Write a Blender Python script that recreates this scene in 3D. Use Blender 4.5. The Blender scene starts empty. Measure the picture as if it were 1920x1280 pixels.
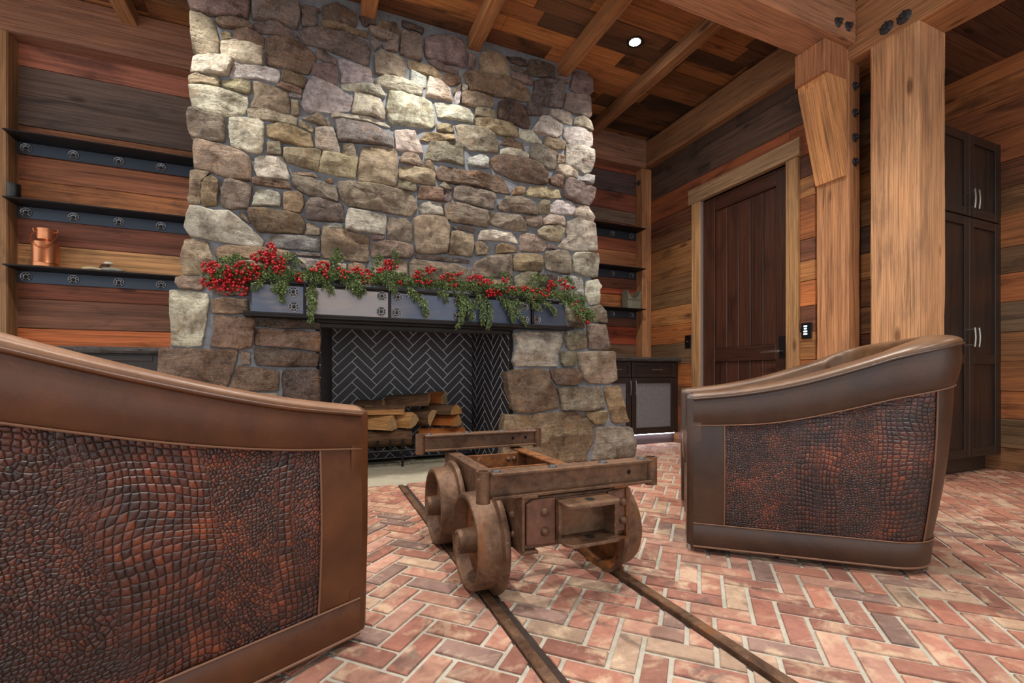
import bpy, bmesh, math, random
from mathutils import Matrix, Vector, noise
R = random.Random(7)
PI = math.pi
scene = bpy.context.scene
COL = scene.collection

# ------------------------------------------------------------------ camera, world, lights, exposure
F, CX, HY, H = 865.0, 960.0, 703.0, 0.72
TH = math.atan2(960 - 593, F)
ST, CT = math.sin(TH), math.cos(TH)
cam_d = bpy.data.cameras.new('camera'); cam = bpy.data.objects.new('camera', cam_d); COL.objects.link(cam)
cam_d.sensor_width = 36.0; cam_d.lens = F / 1920 * 36.0
cam_d.shift_y = (HY - 640) / 1920
cam_d.clip_start = 0.02
cam.location = (0, 0, H); cam.rotation_euler = (PI / 2, 0, -TH)
scene.camera = cam
scene.view_settings.view_transform = 'Standard'
scene.view_settings.look = 'None'
scene.view_settings.gamma = 1.0
scene.view_settings.use_curve_mapping = False
scene.view_settings.exposure = 0.6

world = bpy.data.worlds.new('world'); scene.world = world; world.use_nodes = True
bg = world.node_tree.nodes['Background']
bg.inputs['Color'].default_value = (0.93, 0.97, 1.0, 1); bg.inputs['Strength'].default_value = 0.95

def spot(loc, power, angle=116, blend=0.9, target=None, color=(1, 0.95, 0.88), radius=0.04):
    d = bpy.data.lights.new('downlight_lamp', 'SPOT'); d.energy = power; d.spot_size = math.radians(angle)
    d.spot_blend = blend; d.shadow_soft_size = radius; d.color = color
    o = bpy.data.objects.new('downlight_lamp', d); COL.objects.link(o); o.location = loc
    if target is not None:
        o.rotation_euler = (Vector(target) - Vector(loc)).to_track_quat('-Z', 'Y').to_euler()
    return o
LIGHT_SPOTS = [(-0.86, 3.03), (0.75, 3.03), (2.36, 3.03), (-0.86, 1.45), (0.75, 1.1), (2.36, 1.45), (-0.86, -0.4), (2.36, -0.4)]
for i, (x, y) in enumerate(LIGHT_SPOTS):
    spot((x, y, 3.37), 76 if i < 3 else 105)
spot((4.35, 0.7, 3.08), 40)

# ------------------------------------------------------------------ helpers
def lin(c):
    f = lambda v: v / 12.92 if v <= 0.04045 else ((v + 0.055) / 1.055) ** 2.4
    return tuple(f(v / 255.0) for v in c) + (1.0,)
def ray(x, y):
    u = (x - CX) / F
    return (u * CT + ST, -u * ST + CT, (HY - y) / F)
def pzz(x, y, z):
    r = ray(x, y); t = (z - H) / r[2]; return Vector((r[0] * t, r[1] * t, z))
def pyy(x, y, Y):
    r = ray(x, y); t = Y / r[1]; return Vector((r[0] * t, Y, H + r[2] * t))
def pxx(x, y, X):
    r = ray(x, y); t = X / r[0]; return Vector((X, r[1] * t, H + r[2] * t))
def proj(X, Y, Z):
    t = X * ST + Y * CT
    if t < 0.05: return None
    return (CX + (X * CT - Y * ST) / t * F, HY - (Z - H) / t * F)

WM = {}
def setp(o, parent, M):
    """M is the world matrix of o"""
    WM[o.name] = M
    if parent is not None:
        o.parent = parent
        o.matrix_basis = WM[parent.name].inverted() @ M
    else:
        o.matrix_basis = M
def link(name, mesh, mat, parent=None, M=None, color=None):
    o = bpy.data.objects.new(name, mesh); COL.objects.link(o)
    if mat is not None and mesh is not None and len(mesh.materials) == 0:
        mesh.materials.append(mat)
    setp(o, parent, M or Matrix())
    if color is not None: o.color = lin(color) if max(color) > 1.5 else tuple(color) + (1,)
    return o
def tag(o, label=None, cat=None, group=None, kind=None):
    if label: o['label'] = label
    if cat: o['category'] = cat
    if group: o['group'] = group
    if kind: o['kind'] = kind
    return o
def thing(name, label, cat, loc=(0, 0, 0), rotz=0.0, group=None, kind=None):
    o = bpy.data.objects.new(name, None); COL.objects.link(o); o.empty_display_size = 0.05
    setp(o, None, Matrix.Translation(loc) @ Matrix.Rotation(rotz, 4, 'Z'))
    return tag(o, label, cat, group, kind)
def structure(name):
    o = bpy.data.objects.new(name, None); COL.objects.link(o); o.empty_display_size = 0.05
    setp(o, None, Matrix()); o['kind'] = 'structure'
    return o
def mesh_of(verts, faces, smooth=False, name='m', sharp=None):
    me = bpy.data.meshes.new(name)
    me.from_pydata([tuple(v) for v in verts], [], faces); 
    if smooth:
        for p in me.polygons: p.use_smooth = True
    if sharp is not None:
        bm = bmesh.new(); bm.from_mesh(me)
        bmesh.ops.recalc_face_normals(bm, faces=bm.faces)
        for f in bm.faces: f.smooth = True
        for e in bm.edges: e.smooth = e.calc_face_angle(0.0) < sharp
        bm.to_mesh(me); bm.free()
    me.update()
    return me
def fixn(me):
    bm = bmesh.new(); bm.from_mesh(me); bmesh.ops.recalc_face_normals(bm, faces=bm.faces); bm.to_mesh(me); bm.free(); return me
class MB:
    """collects geometry for one mesh"""
    def __init__(s): s.v = []; s.f = []; s.mi = []; s.cur = 0
    def add(s, v, f):
        n = len(s.v); s.v += [tuple(p) for p in v]; s.f += [tuple(i + n for i in q) for q in f]; s.mi += [s.cur] * len(f)
    def box(s, lo, hi, b=0.0):
        v, f = chamfer((hi[0]-lo[0], hi[1]-lo[1], hi[2]-lo[2]), b)
        c = ((lo[0]+hi[0])/2, (lo[1]+hi[1])/2, (lo[2]+hi[2])/2)
        s.add([(p[0]+c[0], p[1]+c[1], p[2]+c[2]) for p in v], f)
    def tube(s, pts, r, n=6, cap=True):
        pts = [Vector(p) for p in pts]; rs = r if isinstance(r, (list, tuple)) else [r] * len(pts)
        v = []; up = None
        for i, p in enumerate(pts):
            d = (pts[min(i+1, len(pts)-1)] - pts[max(i-1, 0)])
            d = d.normalized() if d.length > 1e-9 else Vector((0, 0, 1))
            if up is None:
                up = Vector((0, 0, 1)) if abs(d.z) < 0.9 else Vector((1, 0, 0))
            a = d.cross(up).normalized(); up = a.cross(d).normalized()
            for k in range(n):
                an = 2 * PI * k / n
                v.append(p + (a * math.cos(an) + up * math.sin(an)) * rs[i])
        f = []
        for i in range(len(pts) - 1):
            for k in range(n):
                f.append((i*n+k, i*n+(k+1) % n, (i+1)*n+(k+1) % n, (i+1)*n+k))
        if cap:
            f.append(tuple(range(n))[::-1]); f.append(tuple((len(pts)-1)*n+k for k in range(n)))
        s.add(v, f)
    def lathe(s, prof, n=24, M=None):
        """prof list of (r, z) round z"""
        v = []; f = []
        for r, z in prof:
            for k in range(n):
                a = 2*PI*k/n; v.append(Vector((r*math.cos(a), r*math.sin(a), z)))
        for i in range(len(prof)-1):
            for k in range(n):
                f.append((i*n+k, i*n+(k+1) % n, (i+1)*n+(k+1) % n, (i+1)*n+k))
        if M is not None: v = [M @ p for p in v]
        s.add(v, f)
    def mesh(s, smooth=False, sharp=None):
        me = mesh_of(s.v, s.f, smooth)
        if any(s.mi):
            for p, m in zip(me.polygons, s.mi): p.material_index = m
        bm = bmesh.new(); bm.from_mesh(me); bmesh.ops.recalc_face_normals(bm, faces=bm.faces)
        if sharp is not None:
            for q in bm.faces: q.smooth = True
            for e in bm.edges: e.smooth = e.calc_face_angle(0.0) < sharp
        bm.to_mesh(me); bm.free(); me.update()
        return me
    def build(s, name, mat, parent=None, M=None, color=None, sharp=None):
        return link(name, s.mesh(sharp=sharp), mat, parent, M, color)
def chamfer(d, b):
    x, y, z = d[0]/2, d[1]/2, d[2]/2
    if b <= 0:
        v = [(sx*x, sy*y, sz*z) for sx in (-1, 1) for sy in (-1, 1) for sz in (-1, 1)]
        f = [(0,1,3,2), (4,6,7,5), (0,4,5,1), (2,3,7,6), (0,2,6,4), (1,5,7,3)]
        return v, f
    b = min(b, x*0.45, y*0.45, z*0.45)
    v = []; idx = {}
    for sx in (-1, 1):
        for sy in (-1, 1):
            for sz in (-1, 1):
                for ax in range(3):
                    p = [sx*x, sy*y, sz*z]
                    for k, s_ in enumerate((sx, sy, sz)):
                        if k != ax: p[k] = s_ * ((x, y, z)[k] - b)
                    idx[(sx, sy, sz, ax)] = len(v); v.append(tuple(p))
    f = []
    for ax in range(3):
        o1, o2 = [k for k in range(3) if k != ax]
        for s_ in (-1, 1):
            q = []
            for a, c in ((-1, -1), (1, -1), (1, 1), (-1, 1)):
                k = [0, 0, 0]; k[ax] = s_; k[o1] = a; k[o2] = c
                q.append(idx[(k[0], k[1], k[2], ax)])
            flip = (s_ > 0) != (ax == 1)
            f.append(tuple(q if flip else q[::-1]))
    for ax in range(3):
        o1, o2 = [k for k in range(3) if k != ax]
        for a in (-1, 1):
            for c in (-1, 1):
                q = []
                for s_, w in ((-1, o1), (1, o1), (1, o2), (-1, o2)):
                    k = [0, 0, 0]; k[ax] = s_; k[o1] = a; k[o2] = c
                    q.append(idx[(k[0], k[1], k[2], w)])
                f.append(tuple(q))
    for sx in (-1, 1):
        for sy in (-1, 1):
            for sz in (-1, 1):
                f.append(tuple(idx[(sx, sy, sz, ax)] for ax in range(3)))
    return v, f
BOXC = {}
AXM = {'x': Matrix(), 'y': Matrix.Rotation(PI/2, 4, 'Z'), 'z': Matrix.Rotation(-PI/2, 4, 'Y')}
def bx(name, lo, hi, mat, parent=None, axis='x', color=None, b=0.003):
    """chamfered box whose local x runs along axis (the grain)"""
    dx, dy, dz = (hi[i]-lo[i] for i in range(3))
    d = {'x': (dx, dy, dz), 'y': (dy, dx, dz), 'z': (dz, dy, dx)}[axis]
    key = (tuple(round(q, 4) for q in d), round(b, 4), mat.name)
    me = BOXC.get(key)
    if me is None:
        v, f = chamfer(d, b); me = fixn(mesh_of(v, f)); me.materials.append(mat); BOXC[key] = me
    c = Vector([(lo[i]+hi[i])/2 for i in range(3)])
    return link(name, me, mat, parent, Matrix.Translation(c) @ AXM[axis], color)
def timber(name, lo, hi, mat, parent=None, axis='x', color=None, b=0.012, wob=0.005, seed=0):
    """rough sawn timber: uneven arrises along its length, local x along axis"""
    dx, dy, dz = (hi[i]-lo[i] for i in range(3))
    L, A, B = {'x': (dx, dy, dz), 'y': (dy, dx, dz), 'z': (dz, dy, dx)}[axis]
    n = max(4, int(L / 0.11)); v = []; f = []
    a, c = A/2, B/2
    base = [(a-b, -c), (a, -c+b), (a, c-b), (a-b, c), (-a+b, c), (-a, c-b), (-a, -c+b), (-a+b, -c)]
    for i in range(n+1):
        x = -L/2 + L*i/n
        for k, (p, q) in enumerate(base):
            j = 0 if i in (0, n) else 1
            cor = ((k + 1) // 2) % 4
            w1 = noise.noise(Vector((x*2.3+seed*3.1, cor*5.7, seed))) * wob + noise.noise(Vector((x*9+seed, cor*3.3, k*0.9))) * wob*0.5
            sgn = (1 if p > 0 else -1, 1 if q > 0 else -1)
            v.append((x, p - sgn[0]*abs(w1)*j, q - sgn[1]*abs(w1)*j))
    for i in range(n):
        for k in range(8):
            f.append((i*8+k, i*8+(k+1) % 8, (i+1)*8+(k+1) % 8, (i+1)*8+k))
    f.append(tuple(range(8))); f.append(tuple(n*8+k for k in range(8))[::-1])
    me = mesh_of(v, f, sharp=0.5)
    cc = Vector([(lo[i]+hi[i])/2 for i in range(3)])
    return link(name, me, mat, parent, Matrix.Translation(cc) @ AXM[axis], color)
def clip_poly(poly, n, d):
    """keep the part of a 2d polygon with n.p <= d"""
    out = []
    for i in range(len(poly)):
        p, q = poly[i], poly[(i+1) % len(poly)]
        a = n[0]*p[0]+n[1]*p[1]-d; c = n[0]*q[0]+n[1]*q[1]-d
        if a <= 0: out.append(p)
        if (a < 0 < c) or (c < 0 < a):
            t = a/(a-c); out.append((p[0]+(q[0]-p[0])*t, p[1]+(q[1]-p[1])*t))
    return out
def area2(poly):
    return 0.5*sum(poly[i][0]*poly[(i+1) % len(poly)][1]-poly[(i+1) % len(poly)][0]*poly[i][1] for i in range(len(poly)))
def prism(poly, z0, z1, b):
    """2d polygon raised from z0 to z1 with a small top chamfer b"""
    if area2(poly) < 0: poly = poly[::-1]
    n = len(poly); cx = sum(p[0] for p in poly)/n; cy = sum(p[1] for p in poly)/n
    v = [(x, y, z0) for x, y in poly] + [(x, y, z1-b) for x, y in poly]
    for x, y in poly:
        dx, dy = cx-x, cy-y; l = math.hypot(dx, dy) or 1
        k = min(b*1.3/l, 0.3); v.append((x+dx*k, y+dy*k, z1))
    f = []
    for r_ in range(2):
        for i in range(n):
            f.append((r_*n+i, r_*n+(i+1) % n, (r_+1)*n+(i+1) % n, (r_+1)*n+i))
    f.append(tuple(2*n+i for i in range(n)))
    return v, f
def herring(L, W, g, x0, x1, y0, y1, X0, Y0):
    """45 degree herringbone bricks as 2d polygons (zig-zag rows step along y)"""
    out = []; s2 = math.sqrt(2)
    for k in range(int((x0-X0)/(L*s2))-3, int((x1-X0)/(L*s2))+4):
        for n in range(int((y0-Y0)/(W*s2))-4, int((y1-Y0)/(W*s2))+5):
            for kind in (0, 1):
                if kind == 0: a0, a1, b0, b1 = n*W, n*W+L, n*W, n*W+W
                else: a0, a1, b0, b1 = L+n*W, L+(n+1)*W, (n+1)*W-L, (n+1)*W
                a0 += k*L; a1 += k*L; b0 -= k*L; b1 -= k*L
                a0 += g/2; a1 -= g/2; b0 += g/2; b1 -= g/2
                P = [(X0+(a-b)/s2, Y0+(a+b)/s2) for a, b in ((a0, b0), (a1, b0), (a1, b1), (a0, b1))]
                cx = sum(p[0] for p in P)/4; cy = sum(p[1] for p in P)/4
                if x0-0.15 < cx < x1+0.15 and y0-0.15 < cy < y1+0.15: out.append((P, kind, (cx, cy)))
    return out

# ------------------------------------------------------------------ materials
class NT:
    def __init__(s, name):
        s.m = bpy.data.materials.new(name); s.m.use_nodes = True; s.t = s.m.node_tree
        s.b = s.t.nodes['Principled BSDF']
    def n(s, typ, **kw):
        x = s.t.nodes.new(typ)
        for k, v in kw.items():
            if k.startswith('i_'):
                key = k[2:]
                key = int(key) if key.isdigit() else key.replace('_', ' ')
                x.inputs[key].default_value = v
            else: setattr(x, k, v)
        return x
    def l(s, a, b): s.t.links.new(a, b)
    def ramp(s, fac, stops):
        r = s.n('ShaderNodeValToRGB'); e = r.color_ramp.elements
        while len(e) < len(stops): e.new(0.5)
        for q, (p, c) in zip(e, stops):
            q.position = p; q.color = c if len(c) == 4 else tuple(c)+(1,)
        s.l(fac, r.inputs[0]); return r.outputs[0]
    def mix(s, a, b, fac, mode='MIX'):
        m = s.n('ShaderNodeMix', data_type='RGBA', blend_type=mode)
        for sock, v in ((m.inputs[0], fac), (m.inputs[6], a), (m.inputs[7], b)):
            if hasattr(v, 'is_linked') or hasattr(v, 'links'): s.l(v, sock)
            else: sock.default_value = v
        return m.outputs[2]
    def noise(s, vec, scale, detail=4, rough=0.6, dist=0.0):
        x = s.n('ShaderNodeTexNoise', i_Scale=scale, i_Detail=detail, i_Roughness=rough, i_Distortion=dist)
        if vec is not None: s.l(vec, x.inputs['Vector'])
        return x.outputs['Fac']
    def bump(s, h, strength, dist=0.01, prev=None):
        x = s.n('ShaderNodeBump', i_Strength=strength, i_Distance=dist); s.l(h, x.inputs['Height'])
        if prev is not None: s.l(prev, x.inputs['Normal'])
        return x.outputs[0]
    def coords(s, scale=(1, 1, 1), rnd=True, src='Object'):
        tc = s.n('ShaderNodeTexCoord').outputs[src]
        if rnd:
            oi = s.n('ShaderNodeObjectInfo').outputs['Random']
            mu = s.n('ShaderNodeMath', operation='MULTIPLY', i_1=37.0); s.l(oi, mu.inputs[0])
            ad = s.n('ShaderNodeVectorMath', operation='ADD'); s.l(tc, ad.inputs[0]); s.l(mu.outputs[0], ad.inputs[1]); tc = ad.outputs[0]
        mp = s.n('ShaderNodeMapping'); mp.inputs['Scale'].default_value = scale; s.l(tc, mp.inputs['Vector'])
        return mp.outputs[0]
    def objcol(s): return s.n('ShaderNodeObjectInfo').outputs['Color']
    def fin(s, col=None, rough=None, metal=None, nrm=None, spec=None):
        for key, v in (('Base Color', col), ('Roughness', rough), ('Metallic', metal), ('Normal', nrm), ('Specular IOR Level', spec)):
            if v is None: continue
            if hasattr(v, 'links'): s.l(v, s.b.inputs[key])
            else: s.b.inputs[key].default_value = v
        return s.m
def plain(name, c, rough=0.5, metal=0.0):
    t = NT(name); return t.fin(lin(c), rough, metal)

def mat_wood(name, stain=0.75, rough=0.62, grain=1.0, bump=0.35, spec=0.35, knots=True, crack=0.4):
    t = NT(name); oc = t.objcol()
    v1 = t.coords((0.5, 15, 15)); v2 = t.coords((1.0, 3.2, 3.2)); v3 = t.coords((1.3, 85, 85)); v4 = t.coords((1, 1, 1))
    g = t.noise(v1, 2.2, 6, 0.65, 1.3); st = t.noise(v2, 1.9, 5, 0.6, 0.6); fine = t.noise(v3, 1.6, 3, 0.6)
    c1 = t.ramp(g, [(0.30, (0.4*grain, 0.35*grain, 0.32*grain)), (0.46, (0.98, 0.97, 0.96)), (0.7, (1.36, 1.3, 1.22))])
    c2 = t.ramp(st, [(0.30, (1-stain, 1-stain, 1-stain*0.95)), (0.46, (0.96, 0.94, 0.92)), (0.7, (1.18, 1.12, 1.02))])
    c = t.mix(oc, (1.33, 1.36, 1.38, 1), 1.0, 'MULTIPLY'); c = t.mix(c, c1, 0.8, 'MULTIPLY'); c = t.mix(c, c2, 0.85, 'MULTIPLY')
    ck = t.ramp(t.noise(t.coords((0.45, 26, 26)), 1.5, 4, 0.6, 1.0), [(0.30, (0.22, 0.17, 0.14)), (0.335, (1, 1, 1))])
    c = t.mix(c, ck, crack, 'MULTIPLY')
    cf = t.ramp(fine, [(0.36, (0.5, 0.47, 0.45)), (0.6, (1.12, 1.12, 1.12))])
    c = t.mix(c, cf, 0.7, 'MULTIPLY')
    if knots:
        vo = t.n('ShaderNodeTexVoronoi', i_Scale=1.0, feature='F1'); t.l(t.coords((1.7, 5.5, 5.5)), vo.inputs['Vector'])
        k = t.ramp(vo.outputs['Distance'], [(0.06, (0.18, 0.12, 0.09)), (0.13, (1, 1, 1))])
        c = t.mix(c, k, 0.75, 'MULTIPLY')
    hb = t.bump(g, bump, 0.012); hb = t.bump(fine, bump*0.8, 0.004, hb)
    return t.fin(c, rough, 0.0, hb, spec)
M_plank = mat_wood('reclaimed_plank', 0.72, 0.6)
M_ceil = mat_wood('ceiling_plank', 0.9, 0.65)
M_timber = mat_wood('sawn_timber', 0.35, 0.62, 1.15, 0.45, crack=0.85)
M_door = mat_wood('stained_door_wood', 0.55, 0.38, 0.9, 0.2, 0.5, False)
M_cab = mat_wood('espresso_cabinet_wood', 0.3, 0.42, 1.0, 0.1, 0.5, False)

def mat_stone():
    t = NT('fireplace_stone'); oc = t.objcol(); v = t.coords((1, 1, 1))
    big = t.noise(v, 5.5, 5, 0.62, 0.6); mid = t.noise(v, 17, 6, 0.7, 0.4); fine = t.noise(v, 85, 3, 0.7)
    lay = t.noise(t.coords((3, 3, 26)), 1.5, 5, 0.7, 0.8)
    c = t.mix(oc, t.ramp(big, [(0.34, (0.42, 0.37, 0.33)), (0.46, (0.95, 0.95, 0.95)), (0.58, (1.08, 1.08, 1.07)), (0.68, (1.38, 1.38, 1.37))]), 0.85, 'MULTIPLY')
    c = t.mix(c, t.ramp(mid, [(0.36, (0.5, 0.46, 0.43)), (0.5, (1, 1, 1)), (0.68, (1.28, 1.27, 1.25))]), 0.8, 'MULTIPLY')
    c = t.mix(c, t.ramp(lay, [(0.35, (0.8, 0.76, 0.72)), (0.6, (1.1, 1.1, 1.1))]), 0.6, 'MULTIPLY')
    rust = t.ramp(t.noise(v, 8, 3, 0.5, 1.0), [(0.56, (0, 0, 0)), (0.68, (1, 1, 1))])
    rm = t.n('ShaderNodeMath', operation='MULTIPLY', i_1=0.28); t.l(rust, rm.inputs[0])
    c = t.mix(c, lin((176, 128, 78)), rm.outputs[0])
    vein = t.ramp(t.noise(v, 11, 6, 0.72, 1.8), [(0.485, (0, 0, 0)), (0.5, (1, 1, 1)), (0.515, (0, 0, 0))])
    vm = t.n('ShaderNodeMath', operation='MULTIPLY', i_1=0.35); t.l(vein, vm.inputs[0])
    c = t.mix(c, lin((222, 214, 200)), vm.outputs[0])
    c = t.mix(c, t.ramp(fine, [(0.35, (0.78, 0.77, 0.76)), (0.65, (1.12, 1.12, 1.12))]), 0.6, 'MULTIPLY')
    vf = t.n('ShaderNodeTexVoronoi', feature='F1', i_Scale=13.0); t.l(v, vf.inputs['Vector'])
    b = t.bump(vf.outputs['Distance'], 0.55, 0.03); b = t.bump(mid, 1.0, 0.035, b); b = t.bump(lay, 0.8, 0.025, b); b = t.bump(fine, 0.7, 0.008, b)
    return t.fin(c, 0.82, 0.0, b, 0.3)
M_stone = mat_stone()
def mat_rough(name, c, var=0.3, scale=30, bump=0.5, rough=0.85, dist=0.006):
    t = NT(name); v = t.coords((1, 1, 1), rnd=False); a = t.noise(v, scale, 5, 0.65); d = t.noise(v, scale*0.15, 4, 0.6)
    lo, hi = 1-var, 1+var*0.6
    cc = t.mix(lin(c), t.ramp(a, [(0.3, (lo, lo, lo)), (0.7, (hi, hi, hi))]), 0.8, 'MULTIPLY')
    cc = t.mix(cc, t.ramp(d, [(0.3, (lo, lo, lo)), (0.7, (hi, hi, hi))]), 0.7, 'MULTIPLY')
    return t.fin(cc, rough, 0, t.bump(a, bump, dist))
M_mortar = mat_rough('grey_mortar', (132, 136, 142))
M_grout = mat_rough('floor_grout', (182, 176, 162), 0.18, 60, 0.4)
M_hearth = mat_rough('hearth_concrete', (176, 168, 146), 0.22, 12, 0.15, 0.7)
M_counter = mat_rough('dark_granite', (74, 68, 64), 0.55, 55, 0.5, 0.55)

def mat_brick(name, island):
    t = NT(name)
    if island:
        rnd = t.n('ShaderNodeNewGeometry').outputs['Random Per Island']
        base = t.ramp(rnd, [(0.0, lin((170, 116, 96))), (0.2, lin((186, 128, 106))), (0.4, lin((160, 106, 88))), (0.55, lin((194, 144, 122))),
                            (0.7, lin((184, 154, 128))), (0.85, lin((174, 118, 98))), (1.0, lin((150, 112, 98)))])
        v = t.coords((1, 1, 1), rnd=False)
    else:
        base = t.objcol(); v = t.coords((1, 1, 1))
    cloud = t.noise(v, 9, 4, 0.65, 0.5); fine = t.noise(v, 70, 4, 0.7); mid = t.noise(v, 26, 4, 0.6)
    c = t.mix(base, t.ramp(mid, [(0.3, (0.74, 0.7, 0.68)), (0.55, (1, 1, 1)), (0.75, (1.18, 1.2, 1.2))]), 0.7, 'MULTIPLY')
    w = t.ramp(cloud, [(0.51, (0, 0, 0)), (0.66, (1, 1, 1))]); wm = t.n('ShaderNodeMath', operation='MULTIPLY', i_1=0.62); t.l(w, wm.inputs[0])
    c = t.mix(c, lin((214, 190, 160)), wm.outputs[0])
    dk = t.ramp(t.noise(v, 7, 3, 0.6, 0.8), [(0.33, (1, 1, 1)), (0.42, (0, 0, 0))]); dm = t.n('ShaderNodeMath', operation='MULTIPLY', i_1=0.6); t.l(dk, dm.inputs[0])
    c = t.mix(c, lin((96, 82, 76)), dm.outputs[0])
    c = t.mix(c, t.ramp(fine, [(0.35, (0.84, 0.82, 0.8)), (0.65, (1.08, 1.08, 1.08))]), 0.6, 'MULTIPLY')
    b = t.bump(fine, 0.35, 0.004); b = t.bump(mid, 0.35, 0.008, b)
    return t.fin(c, 0.62, 0, b, 0.35)
M_brick = mat_brick('floor_brick', False); M_brick_far = mat_brick('floor_brick_far', True)

def mat_tile():
    t = NT('firebox_tile'); v = t.coords((1, 1, 1)); a = t.noise(v, 22, 5, 0.65); f = t.noise(v, 120, 2, 0.5)
    c = t.mix(lin((46, 44, 48)), t.ramp(a, [(0.3, (0.7, 0.7, 0.72)), (0.7, (1.25, 1.2, 1.2))]), 0.8, 'MULTIPLY')
    sp = t.ramp(f, [(0.68, (0, 0, 0)), (0.74, (1, 1, 1))]); c = t.mix(c, lin((120, 110, 104)), sp)
    return t.fin(c, 0.5, 0, t.bump(a, 0.2, 0.003), 0.5)
M_tile = mat_tile(); M_tilegrout = plain('firebox_grout', (196, 200, 208), 0.8)

def mat_steel(name, c, rough=0.34, metal=0.85, warm=(120, 110, 104)):
    t = NT(name); v = t.coords((1.2, 6, 6)); a = t.noise(v, 1.6, 5, 0.6, 1.2)
    cc = t.mix(lin(c), lin(warm), t.ramp(a, [(0.45, (0, 0, 0)), (0.75, (0.8, 0.8, 0.8))]))
    rr = t.n('ShaderNodeMapRange', i_3=rough-0.07, i_4=rough+0.16); t.l(a, rr.inputs[0])
    return t.fin(cc, rr.outputs[0], metal, t.bump(a, 0.06, 0.004))
M_steel = mat_steel('blued_steel', (92, 96, 110), 0.36, 0.8, (138, 128, 122))
M_steel_dark = mat_steel('blackened_steel', (38, 35, 35), 0.45, 0.6, (58, 50, 46))
M_steel_w = mat_steel('blued_steel_bright', (140, 132, 130), 0.34, 0.75, (164, 150, 142))
M_steel_b = mat_steel('blued_steel_deep', (72, 80, 98), 0.36, 0.8, (98, 98, 104))
M_strap = mat_steel('shelf_strap_steel', (70, 76, 86), 0.4, 0.7, (70, 78, 92))
M_iron = plain('black_iron', (30, 29, 30), 0.5, 0.5)
M_pewter = plain('pewter_casting', (158, 156, 158), 0.35, 0.8)
M_boltiron = mat_rough('dark_cast_iron', (58, 56, 58), 0.4, 60, 0.4, 0.5)
M_nickel = plain('brushed_nickel', (170, 164, 154), 0.3, 0.95)
M_black = plain('black_plastic', (14, 14, 16), 0.35)
M_gap = plain('rail_gap_shade', (52, 40, 34), 0.95)  # shade of the deep gap beside the rail, painted as a flat dark strip
M_dark = plain('dark_void', (12, 11, 10), 0.9)
def emit(name, c, s):
    t = NT(name); t.b.inputs['Emission Color'].default_value = lin(c); t.b.inputs['Emission Strength'].default_value = s
    return t.fin(lin(c), 0.5)
M_lamp = emit('lamp_glow', (255, 250, 240), 40.0)
M_led = emit('led_strip_glow', (236, 238, 255), 16.0)
M_key = emit('keypad_glow', (190, 210, 255), 4.0)

def mat_rust():
    t = NT('rusted_iron'); v = t.coords((1, 1, 1)); a = t.noise(v, 9, 6, 0.68, 0.6); f = t.noise(v, 55, 4, 0.7)
    c = t.ramp(a, [(0.25, lin((56, 39, 29))), (0.42, lin((94, 68, 51))), (0.58, lin((120, 91, 70))), (0.70, lin((128, 84, 50))), (0.85, lin((106, 60, 30)))])
    c = t.mix(c, t.ramp(f, [(0.3, (0.7, 0.68, 0.66)), (0.66, (1.15, 1.13, 1.1))]), 0.8, 'MULTIPLY')
    sp = t.ramp(t.noise(v, 38, 4, 0.75), [(0.66, (0, 0, 0)), (0.72, (0.7, 0.7, 0.7))]); c = t.mix(c, lin((186, 166, 146)), sp)
    b = t.bump(a, 0.3, 0.006); b = t.bump(f, 0.45, 0.003, b)
    return t.fin(c, 0.55, 0.35, b, 0.4)
M_rust = mat_rust()
def mat_rust2():
    t = NT('orange_rust'); v = t.coords((1, 1, 1)); a = t.noise(v, 14, 6, 0.7, 0.8); f = t.noise(v, 60, 4, 0.7)
    c = t.ramp(a, [(0.3, lin((62, 42, 30))), (0.5, lin((116, 74, 42))), (0.7, lin((158, 96, 46)))])
    sp = t.ramp(t.noise(v, 20, 5, 0.75, 0.5), [(0.64, (0, 0, 0)), (0.74, (0.8, 0.8, 0.8))]); c = t.mix(c, lin((196, 178, 156)), sp)
    return t.fin(c, 0.75, 0.1, t.bump(f, 0.5, 0.004), 0.3)
M_rust2 = mat_rust2()
M_redox = mat_rough('red_oxide_iron', (108, 70, 52), 0.45, 40, 0.4, 0.6)

def mat_leather(name, c1, c2, rough=0.34):
    t = NT(name); v = t.coords((1, 1, 1)); a = t.noise(v, 4.0, 5, 0.6, 0.5); f = t.noise(v, 220, 3, 0.6); s_ = t.noise(v, 30, 4, 0.7, 1.0)
    c = t.ramp(a, [(0.3, lin(c1)), (0.7, lin(c2))]); c = t.mix(c, t.ramp(s_, [(0.35, (0.86, 0.86, 0.86)), (0.65, (1.08, 1.08, 1.08))]), 0.6, 'MULTIPLY')
    rr = t.n('ShaderNodeMapRange', i_3=rough-0.05, i_4=rough+0.18); t.l(a, rr.inputs[0])
    b = t.bump(f, 0.12, 0.002); b = t.bump(s_, 0.08, 0.006, b)
    return t.fin(c, rr.outputs[0], 0, b, 0.55)
M_leath = mat_leather('saddle_leather', (57, 29, 12), (102, 58, 27))
M_leath2 = mat_leather('umber_leather', (46, 27, 17), (76, 48, 31), 0.33)
M_leath_lit = mat_leather('saddle_leather_lit', (100, 64, 42), (146, 106, 76), 0.3)  # same saddle leather lightened: top light painted into pads, lining and cushion
M_leath2_lit = mat_leather('umber_leather_lit', (82, 56, 38), (124, 90, 62), 0.3)  # same umber leather, light from above put into its colour
M_thread = plain('tan_piping', (118, 82, 60), 0.55)

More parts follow.
